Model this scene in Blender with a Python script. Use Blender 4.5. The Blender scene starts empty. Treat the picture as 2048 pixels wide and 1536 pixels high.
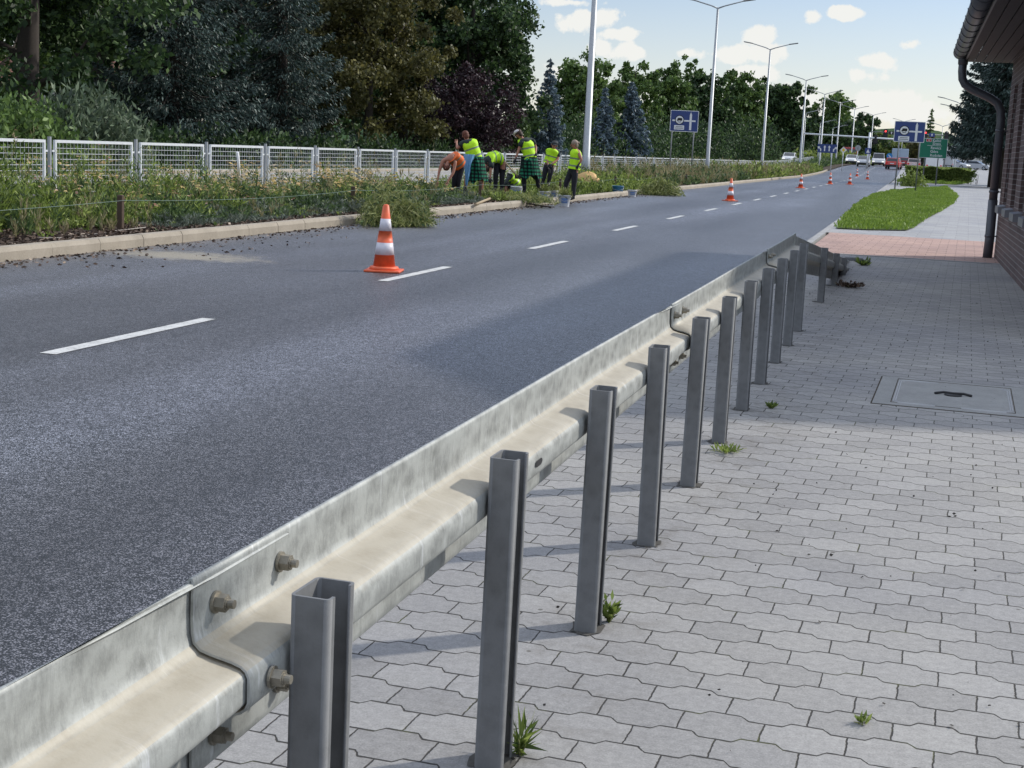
import bpy, bmesh, math, random
import numpy as np
from mathutils import Vector, Matrix
R = math.radians
rng = np.random.default_rng(7)
random.seed(7)
scene = bpy.context.scene
COL = scene.collection

# ------------------------------------------------------------------ camera, sky, sun, exposure
CAM_H = 1.4; FPX = 2850.0
def cam_axes():
    u, v = 1828 - 1024, -(331 - 768)
    d1 = np.array([u, v, FPX], float); d2 = np.array([1, -math.tan(R(2.7)), 0.])
    up = np.cross(d1, d2); up /= np.linalg.norm(up)
    if up[1] < 0: up = -up
    Y = d1 / np.linalg.norm(d1); X = np.cross(Y, up)
    if X[0] < 0: X = -X
    return np.array([X, Y, up])
CM = cam_axes()
cam_data = bpy.data.cameras.new("camera"); cam = bpy.data.objects.new("camera", cam_data); COL.objects.link(cam)
cam_data.sensor_width = 36; cam_data.lens = FPX / 2048 * 36; cam_data.clip_start = 0.05; cam_data.clip_end = 6000
cam.matrix_world = Matrix([[CM[0][0], CM[0][1], -CM[0][2], 0], [CM[1][0], CM[1][1], -CM[1][2], 0],
                           [CM[2][0], CM[2][1], -CM[2][2], CAM_H], [0, 0, 0, 1]])
scene.camera = cam
def ray(x, y): return CM @ np.array([x - 1024, 768 - y, FPX])
def gnd(x, y, z=0.0):
    r = ray(x, y); t = (z - CAM_H) / r[2]; return Vector((r[0] * t, r[1] * t, z))
def atY(x, y, Y):
    r = ray(x, y); t = Y / r[1]; return Vector((r[0] * t, Y, CAM_H + r[2] * t))
def atX(x, y, X):
    r = ray(x, y); t = X / r[0]; return Vector((X, r[1] * t, CAM_H + r[2] * t))
def zg(Y):                       # the road climbs gently in the distance
    t = min(1, max(0, (Y - 125) / 115)); return 1.2 * t * t * (3 - 2 * t)

SUN_EL, SUN_AZ = 34.0, 39.0      # azimuth measured from +X towards +Y
sd = Vector((math.cos(R(SUN_EL)) * math.cos(R(SUN_AZ)), math.cos(R(SUN_EL)) * math.sin(R(SUN_AZ)), math.sin(R(SUN_EL))))
ld = bpy.data.lights.new("sun", 'SUN'); ld.energy = 3.5; ld.angle = R(1.8); ld.color = (1, 0.95, 0.86)
lo = bpy.data.objects.new("sun", ld); COL.objects.link(lo); lo.rotation_euler = (-sd).to_track_quat('-Z', 'Y').to_euler()
world = bpy.data.worlds.new("World"); scene.world = world; world.use_nodes = True
wt = world.node_tree; wn = wt.nodes; wl = wt.links; wn.clear()
wo = wn.new('ShaderNodeOutputWorld'); bg = wn.new('ShaderNodeBackground'); sky = wn.new('ShaderNodeTexSky')
sky.sky_type = 'NISHITA'; sky.sun_disc = False; sky.sun_elevation = R(SUN_EL); sky.sun_rotation = R(90 - SUN_AZ)
sky.air_density = 1.0; sky.dust_density = 0.3; sky.ozone_density = 1.3
tc = wn.new('ShaderNodeTexCoord')
# puffy clouds: soft lobes at fixed sky directions, broken up by noise
cn = wn.new('ShaderNodeTexNoise'); cn.inputs['Scale'].default_value = 34; cn.inputs['Detail'].default_value = 7; cn.inputs['Roughness'].default_value = 0.6
wl.new(tc.outputs['Generated'], cn.inputs['Vector'])
cn2 = wn.new('ShaderNodeTexNoise'); cn2.inputs['Scale'].default_value = 6; cn2.inputs['Detail'].default_value = 6
mpw = wn.new('ShaderNodeMapping'); mpw.inputs['Scale'].default_value = (1, 1, 3.0)
wl.new(tc.outputs['Generated'], mpw.inputs[0]); wl.new(mpw.outputs[0], cn2.inputs['Vector'])
def wm(op, a, b=None, c=None, clamp=False):
    n = wn.new('ShaderNodeMath'); n.operation = op; n.use_clamp = clamp
    for i, s in enumerate((a, b, c)):
        if s is None: continue
        if isinstance(s, (int, float)): n.inputs[i].default_value = s
        else: wl.new(s, n.inputs[i])
    return n.outputs[0]
clouds = [(1235,68,40,11),(1262,106,42,17),(1180,38,48,22),(1205,95,22,12),(1125,150,30,16),(1385,108,48,14),(1450,112,38,16),
          (1522,70,27,20),(1545,105,44,16),(1625,35,14,12),(1758,122,40,18),(1715,150,40,16),(1822,90,30,15),(1600,190,70,26),
          (1760,215,80,24),(1860,230,60,24),(1500,150,50,15),(1650,215,60,20),(1690,25,26,10),(1150,5,50,9)]
acc = None
for (x, y, w, h) in clouds:
    d = Vector(ray(x, y)).normalized()
    rt = Vector((d.y, -d.x, 0)).normalized(); upv = rt.cross(d).normalized()
    v1 = wn.new('ShaderNodeVectorMath'); v1.operation = 'DOT_PRODUCT'; wl.new(tc.outputs['Generated'], v1.inputs[0]); v1.inputs[1].default_value = rt * (FPX / w)
    v2 = wn.new('ShaderNodeVectorMath'); v2.operation = 'DOT_PRODUCT'; wl.new(tc.outputs['Generated'], v2.inputs[0]); v2.inputs[1].default_value = upv * (FPX / h)
    v3 = wn.new('ShaderNodeVectorMath'); v3.operation = 'DOT_PRODUCT'; wl.new(tc.outputs['Generated'], v3.inputs[0]); v3.inputs[1].default_value = d
    r2 = wm('ADD', wm('MULTIPLY', v1.outputs['Value'], v1.outputs['Value']), wm('MULTIPLY', v2.outputs['Value'], v2.outputs['Value']))
    lobe = wm('MULTIPLY', wm('SUBTRACT', 1.25, wm('POWER', r2, 0.5)), wm('GREATER_THAN', v3.outputs['Value'], 0.5))
    acc = lobe if acc is None else wm('MAXIMUM', acc, lobe)
nz = wm('MULTIPLY', wm('SUBTRACT', cn.outputs['Fac'], 0.5), 4.6)
near = wm('MULTIPLY', wm('ADD', acc, nz), 2.2, clamp=True)
sepw = wn.new('ShaderNodeSeparateXYZ'); wl.new(tc.outputs['Generated'], sepw.inputs[0])
low = wm('MULTIPLY', wm('SUBTRACT', 0.13, sepw.outputs['Z']), 5.0, clamp=True)
gen = wm('MULTIPLY', wm('SUBTRACT', wm('ADD', cn2.outputs['Fac'], wm('MULTIPLY', cn.outputs['Fac'], 0.25)), 0.66), 3.2, clamp=True)
haze_f = wm('MULTIPLY', low, 0.7)
fac = wm('MAXIMUM', wm('MULTIPLY', near, 0.97), haze_f, clamp=True)
tint = wn.new('ShaderNodeMixRGB'); tint.blend_type = 'MULTIPLY'; tint.inputs[0].default_value = 1; wl.new(sky.outputs[0], tint.inputs[1]); tint.inputs[2].default_value = (.72, .705, .80, 1)
mixw = wn.new('ShaderNodeMixRGB'); wl.new(fac, mixw.inputs[0]); wl.new(tint.outputs[0], mixw.inputs[1]); mixw.inputs[2].default_value = (6.0, 6.0, 5.75, 1)
SKYMIX = mixw
# bright broken cloud added overhead, out of view, to lift the shadow fill
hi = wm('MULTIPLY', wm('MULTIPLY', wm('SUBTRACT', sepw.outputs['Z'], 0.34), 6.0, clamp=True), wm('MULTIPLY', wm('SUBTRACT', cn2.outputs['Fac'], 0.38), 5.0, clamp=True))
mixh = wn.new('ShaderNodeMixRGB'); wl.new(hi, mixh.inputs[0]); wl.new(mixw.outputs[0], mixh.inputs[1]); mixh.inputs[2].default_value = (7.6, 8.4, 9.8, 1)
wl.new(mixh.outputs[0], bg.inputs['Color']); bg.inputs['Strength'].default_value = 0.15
wl.new(bg.outputs[0], wo.inputs[0])
scene.view_settings.view_transform = 'Standard'; scene.view_settings.look = 'None'
scene.view_settings.exposure = 0.0; scene.view_settings.gamma = 1
scene.render.engine = 'CYCLES'
scene.render.resolution_x = 1024; scene.render.resolution_y = 768
scene.cycles.max_bounces = 6; scene.cycles.transparent_max_bounces = 8; scene.cycles.diffuse_bounces = 3

# ------------------------------------------------------------------ helpers
def tag(o, label=None, cat=None, group=None, kind=None):
    if label: o['label'] = label
    if cat: o['category'] = cat
    if group: o['group'] = group
    if kind: o['kind'] = kind
    return o
def empty(name, loc=(0, 0, 0), rz=0, label=None, cat=None, group=None):
    o = bpy.data.objects.new(name, None); COL.objects.link(o); o.location = loc; o.rotation_euler = (0, 0, rz)
    o.empty_display_size = 0.2
    return tag(o, label, cat, group)
def copy_tree(o, parent=None):
    c = o.copy(); COL.objects.link(c); c.parent = parent
    for ch in o.children: copy_tree(ch, c)
    return c
class MB:
    def __init__(s): s.v = []; s.f = []; s.m = []; s.sm = []
    def add(s, vs, fs, mi=0, smooth=False):
        b = len(s.v); s.v += [tuple(p) for p in vs]
        for f in fs: s.f.append(tuple(b + i for i in f)); s.m.append(mi); s.sm.append(smooth)
        return s
    def box(s, c, d, mi=0, rz=0, M=None, bev=0):
        x, y, z = d[0] / 2, d[1] / 2, d[2] / 2
        if bev:
            b = bev; vs = []
            rings = [(-z, b), (-z + b, 0), (z - b, 0), (z, b)]
            for zz, ins in rings:
                X, Y = x - ins, y - ins; k = b
                vs += [(X - k, Y, zz), (-X + k, Y, zz), (-X, Y - k, zz), (-X, -Y + k, zz), (-X + k, -Y, zz), (X - k, -Y, zz), (X, -Y + k, zz), (X, Y - k, zz)]
            fs = [tuple(range(7, -1, -1)), tuple(range(24, 32))]
            for r in range(3):
                for i in range(8): fs.append((r * 8 + i, r * 8 + (i + 1) % 8, r * 8 + 8 + (i + 1) % 8, r * 8 + 8 + i))
        else:
            vs = [(-x, -y, -z), (x, -y, -z), (x, y, -z), (-x, y, -z), (-x, -y, z), (x, -y, z), (x, y, z), (-x, y, z)]
            fs = [(3, 2, 1, 0), (4, 5, 6, 7), (0, 1, 5, 4), (1, 2, 6, 5), (2, 3, 7, 6), (3, 0, 4, 7)]
        T = Matrix.Translation(c) @ (M if M is not None else Matrix.Rotation(rz, 4, 'Z'))
        return s.add([T @ Vector(p) for p in vs], fs, mi)
    def tube(s, pts, r, n=8, mi=0, caps=True, smooth=True, flat=None):
        pts = [Vector(p) for p in pts]; rs = r if isinstance(r, (list, tuple)) else [r] * len(pts)
        vs = []; prev = None
        for i, p in enumerate(pts):
            t = (pts[min(i + 1, len(pts) - 1)] - pts[max(i - 1, 0)]).normalized()
            if prev is None:
                a = t.cross(Vector((0, 0, 1)))
                if a.length < 1e-3: a = t.cross(Vector((1, 0, 0)))
                a.normalize()
            else:
                a = (prev - t * prev.dot(t)).normalized()
            prev = a; b = t.cross(a)
            for k in range(n):
                th = 2 * math.pi * k / n
                vs.append(p + (a * math.cos(th) + b * math.sin(th) * (flat or 1)) * rs[i])
        fs = []
        for i in range(len(pts) - 1):
            for k in range(n): fs.append((i * n + k, i * n + (k + 1) % n, (i + 1) * n + (k + 1) % n, (i + 1) * n + k))
        b0 = len(s.v); s.add(vs, fs, mi, smooth)
        if caps:
            s.f.append(tuple(b0 + k for k in range(n - 1, -1, -1))); s.m.append(mi); s.sm.append(False)
            s.f.append(tuple(b0 + (len(pts) - 1) * n + k for k in range(n))); s.m.append(mi); s.sm.append(False)
        return s
    def lathe(s, prof, n=24, c=(0, 0, 0), mi=0, smooth=True, mis=None, cap=True):
        b0 = len(s.v); c = Vector(c); vs = []
        for (r, z) in prof:
            for k in range(n): vs.append(c + Vector((r * math.cos(2 * math.pi * k / n), r * math.sin(2 * math.pi * k / n), z)))
        s.v += [tuple(p) for p in vs]
        for i in range(len(prof) - 1):
            for k in range(n):
                s.f.append((b0 + i * n + k, b0 + i * n + (k + 1) % n, b0 + (i + 1) * n + (k + 1) % n, b0 + (i + 1) * n + k))
                s.m.append(mis[i] if mis else mi); s.sm.append(smooth)
        if cap:
            s.f.append(tuple(b0 + k for k in range(n - 1, -1, -1))); s.m.append(mis[0] if mis else mi); s.sm.append(False)
            L = (len(prof) - 1) * n; s.f.append(tuple(b0 + L + k for k in range(n))); s.m.append(mis[-1] if mis else mi); s.sm.append(False)
        return s
    def sweep(s, prof, path, mi=0, smooth=False, close=True, caps=True):
        """prof: (x,z) offsets; path: list of (x,y,z, dx_scale) swept mainly along y"""
        n = len(prof); b0 = len(s.v)
        for (px, py, pz) in path:
            for (x, z) in prof: s.v.append((px + x, py, pz + z))
        for i in range(len(path) - 1):
            for k in range(n if close else n - 1):
                s.f.append((b0 + i * n + k, b0 + i * n + (k + 1) % n, b0 + (i + 1) * n + (k + 1) % n, b0 + (i + 1) * n + k)); s.m.append(mi); s.sm.append(smooth)
        if close and caps:
            s.f.append(tuple(b0 + k for k in range(n - 1, -1, -1))); s.m.append(mi); s.sm.append(False)
            L = (len(path) - 1) * n; s.f.append(tuple(b0 + L + k for k in range(n))); s.m.append(mi); s.sm.append(False)
        return s
    def quad(s, a, b, c, d, mi=0): return s.add([a, b, c, d], [(0, 1, 2, 3)], mi)
    def ell(s, c, r, n=10, m=7, mi=0, M=None):
        vs = []; 
        for i in range(m + 1):
            ph = math.pi * i / m
            for k in range(n):
                th = 2 * math.pi * k / n; p = Vector((r[0] * math.sin(ph) * math.cos(th), r[1] * math.sin(ph) * math.sin(th), r[2] * math.cos(ph)))
                if M is not None: p = M @ p
                vs.append(Vector(c) + p)
        fs = [(i * n + k, (i + 1) * n + k, (i + 1) * n + (k + 1) % n, i * n + (k + 1) % n) for i in range(m) for k in range(n)]
        return s.add(vs, fs, mi, True)
    def build(s, name, mats, parent=None, fix=False):
        me = bpy.data.meshes.new(name); me.from_pydata(s.v, [], s.f)
        if not isinstance(mats, (list, tuple)): mats = [mats]
        for m in mats: me.materials.append(m)
        me.polygons.foreach_set('material_index', s.m); me.polygons.foreach_set('use_smooth', s.sm)
        if fix:
            bm = bmesh.new(); bm.from_mesh(me); bmesh.ops.recalc_face_normals(bm, faces=bm.faces); bm.to_mesh(me); bm.free()
        me.update(); o = bpy.data.objects.new(name, me); COL.objects.link(o)
        if parent is not None: o.parent = parent
        return o
def poly_sheet(name, pts, z, mat, thick=0, **k):
    mb = MB(); n = len(pts)
    mb.add([(p[0], p[1], z) for p in pts], [tuple(range(n))])
    if thick:
        for i in range(n):
            a, b = pts[i], pts[(i + 1) % n]
            mb.quad((a[0], a[1], z - thick), (b[0], b[1], z - thick), (b[0], b[1], z), (a[0], a[1], z))
    o = mb.build(name, mat, None, True)
    if thick == 0 and o.data.polygons[0].normal.z < 0: o.data.flip_normals()
    return tag(o, **k)
def quads_mesh(name, P, mats, parent=None, mi=None):
    """P: (n,4,3) array of quads"""
    n = len(P); me = bpy.data.meshes.new(name)
    me.vertices.add(n * 4); me.vertices.foreach_set('co', np.ascontiguousarray(P, dtype=np.float32).reshape(-1))
    me.loops.add(n * 4); me.loops.foreach_set('vertex_index', np.arange(n * 4, dtype=np.int32))
    me.polygons.add(n); me.polygons.foreach_set('loop_start', np.arange(0, n * 4, 4, dtype=np.int32))
    me.polygons.foreach_set('loop_total', np.full(n, 4, dtype=np.int32))
    if not isinstance(mats, (list, tuple)): mats = [mats]
    for m in mats: me.materials.append(m)
    if mi is not None: me.polygons.foreach_set('material_index', np.asarray(mi, dtype=np.int32))
    me.update(calc_edges=True); me.validate(); o = bpy.data.objects.new(name, me); COL.objects.link(o)
    if parent is not None: o.parent = parent
    return o
def unit(a): return a / np.maximum(np.linalg.norm(a, axis=1, keepdims=True), 1e-6)
def leaf_quads(C, size, elong=1.6, D=None, jitter=1.0):
    """kite-shaped leaves at C; D = preferred long direction"""
    n = len(C); size = np.broadcast_to(np.asarray(size, float).reshape(-1, 1), (n, 1))
    d = rng.normal(size=(n, 3)) * jitter
    if D is not None: d = d + D
    d = unit(d); a = unit(np.cross(d, rng.normal(size=(n, 3))))
    L = size * elong / 2; W = size / 2
    return np.stack([C - d * L, C + a * W - d * L * .1, C + d * L, C - a * W - d * L * .1], axis=1)

# ------------------------------------------------------------------ materials
MATS = {}
class NT:
    def __init__(s, name):
        s.m = bpy.data.materials.new(name); s.m.use_nodes = True; s.t = s.m.node_tree; s.n = s.t.nodes; s.l = s.t.links
        s.b = s.n['Principled BSDF']; s.out = s.n['Material Output']; s.c = s.n.new('ShaderNodeTexCoord').outputs['Object']
    def lk(s, a, b): s.l.new(a, b)
    def set(s, inp, v):
        if isinstance(v, (int, float)): inp.default_value = v
        elif isinstance(v, (tuple, list)): inp.default_value = (*v, 1) if len(v) == 3 and len(inp.default_value) == 4 else v
        else: s.lk(v, inp)
    def math(s, op, a, b=None, c=None, clamp=False):
        n = s.n.new('ShaderNodeMath'); n.operation = op; n.use_clamp = clamp
        for i, v in enumerate((a, b, c)):
            if v is not None: s.set(n.inputs[i], v)
        return n.outputs[0]
    def map(s, scale=(1, 1, 1), rot=(0, 0, 0), loc=(0, 0, 0), vec=None):
        n = s.n.new('ShaderNodeMapping'); s.lk(vec or s.c, n.inputs[0]); n.inputs['Scale'].default_value = scale
        n.inputs['Rotation'].default_value = rot; n.inputs['Location'].default_value = loc; return n.outputs[0]
    def noise(s, scale, detail=3, rough=.5, vec=None, out='Fac'):
        n = s.n.new('ShaderNodeTexNoise'); n.inputs['Scale'].default_value = scale; n.inputs['Detail'].default_value = detail
        n.inputs['Roughness'].default_value = rough; s.lk(vec or s.c, n.inputs['Vector']); return n.outputs[out]
    def vor(s, scale, vec=None, out='Color', feature='F1'):
        n = s.n.new('ShaderNodeTexVoronoi'); n.inputs['Scale'].default_value = scale; n.feature = feature
        s.lk(vec or s.c, n.inputs['Vector']); return n.outputs[out]
    def ramp(s, f, stops, interp='LINEAR'):
        n = s.n.new('ShaderNodeValToRGB'); s.lk(f, n.inputs[0]); e = n.color_ramp.elements; n.color_ramp.interpolation = interp
        while len(e) < len(stops): e.new(0.5)
        for i, (p, c) in enumerate(stops):
            e[i].position = p; e[i].color = (*c, 1) if isinstance(c, (tuple, list)) else (c, c, c, 1)
        return n.outputs[0]
    def mix(s, f, a, b, mode='MIX'):
        n = s.n.new('ShaderNodeMixRGB'); n.blend_type = mode
        for i, v in enumerate((f, a, b)): s.set(n.inputs[i], v)
        return n.outputs[0]
    def bump(s, h, st=.3, d=.01):
        n = s.n.new('ShaderNodeBump'); n.inputs['Strength'].default_value = st; n.inputs['Distance'].default_value = d
        s.lk(h, n.inputs['Height']); s.lk(n.outputs[0], s.b.inputs['Normal']); return n
    def rand(s):
        return s.n.new('ShaderNodeNewGeometry').outputs['Random Per Island']
    def fin(s, col, rough=.6, metal=0, spec=.5):
        s.set(s.b.inputs['Base Color'], col); s.set(s.b.inputs['Roughness'], rough); s.set(s.b.inputs['Metallic'], metal)
        s.set(s.b.inputs['Specular IOR Level'], spec); return s.m
def plain(name, col, rough=.6, metal=0, spec=.5, var=.12, vs=8, emit=None):
    if name in MATS: return MATS[name]
    t = NT(name); n = t.noise(vs, 4)
    c = t.mix(n, tuple(x * (1 - var) for x in col), tuple(min(1, x * (1 + var)) for x in col))
    t.fin(c, rough, metal, spec)
    if emit: t.b.inputs['Emission Color'].default_value = (*emit[0], 1); t.b.inputs['Emission Strength'].default_value = emit[1]
    MATS[name] = t.m; return t.m
def foliage(name, stops, trans=.25, rough=.55, var_scale=.6, nmix=.35):
    if name in MATS: return MATS[name]
    t = NT(name); r = t.rand(); n = t.noise(var_scale, 3)
    f = t.math('ADD', t.math('MULTIPLY', r, 1 - nmix), t.math('MULTIPLY', t.math('SUBTRACT', t.math('MULTIPLY', n, 2), .5), nmix), clamp=True)
    c = t.ramp(f, stops); t.fin(c, rough, 0, .35)
    tr = t.n.new('ShaderNodeBsdfTranslucent'); mx = t.n.new('ShaderNodeMixShader'); mx.inputs[0].default_value = trans
    t.lk(t.mix(.5, c, (.9, 1, .3), 'MULTIPLY'), tr.inputs[0])
    tr2 = t.mix(.6, c, (.35, .5, .12), 'ADD')
    t.lk(c, tr.inputs[0])
    t.lk(t.b.outputs[0], mx.inputs[1]); t.lk(tr.outputs[0], mx.inputs[2]); t.lk(mx.outputs[0], t.out.inputs[0])
    MATS[name] = t.m; return t.m

def m_asphalt():
    t = NT('asphalt')
    stone = t.vor(150); sx = t.n.new('ShaderNodeSeparateColor'); t.lk(stone, sx.inputs[0]); sdist = t.vor(150, out='Distance')
    n1 = t.noise(190, 3, .7); n2 = t.noise(45, 4, .8); n3 = t.noise(14, 4, .8)
    sp = t.math('ADD', t.math('ADD', t.math('MULTIPLY', sx.outputs[0], .24), t.math('MULTIPLY', t.math('SUBTRACT', .62, sdist), .62)), t.math('ADD', t.math('MULTIPLY', n1, .40), t.math('ADD', t.math('MULTIPLY', n2, .55), t.math('MULTIPLY', n3, .25))))
    c = t.ramp(sp, [(.64, .003), (.75, (.015, .0152, .017)), (.88, (.098, .100, .110)), (1.02, (.32, .325, .36))])
    # worn wheel lanes and darker strips along the road
    bands = t.noise(1, 2, .5, t.map((.62, .035, 1)))
    patch = t.noise(1, 3, .5, t.map((.5, .18, 1), loc=(3, 7, 0)))
    b = t.ramp(t.math('ADD', t.math('MULTIPLY', bands, .7), t.math('MULTIPLY', patch, .3)), [(.36, (.50, .47, .46)), (.5, (.86, .84, .84)), (.64, (1.38, 1.40, 1.47))])
    c = t.mix(1, c, b, 'MULTIPLY')
    # hairline cracks and oil drips
    ck = t.vor(.55, t.map((1, .55, 1), vec=t.n.new('ShaderNodeTexCoord').outputs['Object']), 'Distance', 'DISTANCE_TO_EDGE')
    ckm = t.math('MULTIPLY', t.math('SUBTRACT', .0045, t.math('ADD', ck, t.math('MULTIPLY', t.noise(5, 5, .8), .006))), 900, clamp=True)
    c = t.mix(t.math('MULTIPLY', ckm, .6), c, (.012, .012, .013))
    oil = t.ramp(t.noise(1.1, 5, .7, t.map((1.5, .5, 1), loc=(9, 2, 0))), [(.60, 0), (.70, .38)]); c = t.mix(oil, c, (.018, .018, .020))
    # sand spilt beside the kerb
    vm = t.n.new('ShaderNodeVectorMath'); vm.operation = 'DISTANCE'; t.lk(t.map((.62, 1, 0)), vm.inputs[0]); vm.inputs[1].default_value = (-8.2 * .62, 15.2, 0)
    g = t.math('ADD', t.math('MULTIPLY', vm.outputs['Value'], -1.1), t.math('MULTIPLY', t.noise(6, 5, .7), 1.6))
    c = t.mix(t.ramp(g, [(.02, 0), (.5, .62)]), c, (.42, .36, .25))
    sep = t.n.new('ShaderNodeSeparateXYZ'); t.lk(t.c, sep.inputs[0])
    edge = t.math('MULTIPLY', t.math('SUBTRACT', -8.3, sep.outputs['X']), 1.0)
    dirt = t.math('MULTIPLY', t.math('ADD', edge, t.math('MULTIPLY', t.math('SUBTRACT', t.noise(3, 5, .7), .6), 1.5)), .8, clamp=True)
    c = t.mix(t.math('MULTIPLY', dirt, .4), c, (.2, .17, .13))
    t.bump(sp, .55, .006)
    return t.fin(c, t.ramp(sp, [(.3, .58), (1, .36)]), 0, .7)
def m_pavers(name='grey_paving', W=.204, P=.144, c0=(.256, .253, .255), c1=(.372, .368, .364), amp=.098, mort=(.045, .042, .038), ang=-2.0, spots=True):
    t = NT(name); sep = t.n.new('ShaderNodeSeparateXYZ'); t.lk(t.map(rot=(0, 0, R(-ang))), sep.inputs[0])
    wob = t.math('ADD', t.math('MULTIPLY', t.math('SUBTRACT', t.noise(9, 2), .5), .05), t.math('MULTIPLY', t.math('SUBTRACT', t.noise(60, 3), .5), .03))
    wob2 = t.math('MULTIPLY', t.math('SUBTRACT', t.noise(1.3, 2), .5), .10)
    u = t.math('ADD', t.math('DIVIDE', sep.outputs['X'], W), wob); v = t.math('ADD', t.math('DIVIDE', sep.outputs['Y'], P), t.math('ADD', wob, wob2))
    if amp:
        S = t.math('SINE', t.math('MULTIPLY', u, 2 * math.pi)); S = t.math('MINIMUM', t.math('MAXIMUM', t.math('MULTIPLY', S, 3.2), -1), 1)
        v = t.math('ADD', v, t.math('MULTIPLY', t.math('MULTIPLY', S, amp), t.math('COSINE', t.math('MULTIPLY', v, math.pi))))
    row = t.math('FLOOR', v)
    u2 = t.math('ADD', t.math('ADD', u, t.math('MULTIPLY', row, .5)), .25)
    col = t.math('FLOOR', u2)
    def dist(a, k): return t.math('MULTIPLY', t.math('ABSOLUTE', t.math('SUBTRACT', t.math('FRACT', t.math('ADD', a, .5)), .5)), k)
    dd = t.math('MINIMUM', dist(v, P), t.math('MULTIPLY', dist(u2, W), 1.7 if amp else 1))
    jn = t.noise(26, 5, .7); jn2 = t.noise(2.2, 4, .6)
    wid = t.math('ADD', -.0012, t.math('MULTIPLY', t.math('ADD', t.math('MULTIPLY', jn, 1.1), t.math('MULTIPLY', jn2, .9)), .0038))
    j = t.math('SUBTRACT', 1, t.math('MULTIPLY', t.math('SUBTRACT', dd, wid), 420, clamp=True), clamp=True)
    cv = t.n.new('ShaderNodeCombineXYZ'); t.lk(col, cv.inputs[0]); t.lk(row, cv.inputs[1])
    wh = t.n.new('ShaderNodeTexWhiteNoise'); wh.noise_dimensions = '2D'; t.lk(cv.outputs[0], wh.inputs[0])
    grain = t.noise(170, 4, .8); grain2 = t.noise(38, 4, .8)
    f = t.math('ADD', t.math('MULTIPLY', wh.outputs[0], .09), t.math('ADD', t.math('MULTIPLY', grain, .55), t.math('MULTIPLY', grain2, .42)))
    c = t.mix(t.ramp(f, [(.36, 0), (.76, 1)]), tuple(x * .70 for x in c0), tuple(x * 1.16 for x in c1))
    big = t.noise(.45, 4, .55); c = t.mix(1, c, t.ramp(big, [(.33, (.86, .86, .88)), (.6, (1.08, 1.06, 1.02))]), 'MULTIPLY')
    if spots:
        s1 = t.vor(5.5, out='Distance'); sm = t.math('MULTIPLY', t.math('SUBTRACT', .075, t.math('ADD', s1, t.math('MULTIPLY', t.noise(40, 2), .05))), 60, clamp=True)
        c = t.mix(t.math('MULTIPLY', sm, .75), c, (.07, .065, .055))
        st = t.noise(3.2, 6, .75, t.map((1, .6, 1), loc=(5, 0, 0))); c = t.mix(t.ramp(st, [(.60, 0), (.74, .32)]), c, (.11, .105, .10))
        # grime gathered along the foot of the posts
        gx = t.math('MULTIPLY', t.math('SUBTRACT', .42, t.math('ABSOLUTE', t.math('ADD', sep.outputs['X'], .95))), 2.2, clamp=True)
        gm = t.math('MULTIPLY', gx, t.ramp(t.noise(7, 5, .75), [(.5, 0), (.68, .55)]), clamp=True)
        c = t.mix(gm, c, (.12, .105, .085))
    moss = t.mix(t.ramp(t.noise(4, 4, .7), [(.56, 0), (.66, 1)]), mort, (.07, .075, .03))
    c = t.mix(j, c, moss)
    h = t.math('SUBTRACT', t.math('MULTIPLY', grain, .12), t.math('MULTIPLY', j, 1.0)); t.bump(h, .6, .006)
    return t.fin(c, .82, 0, .3)
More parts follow.
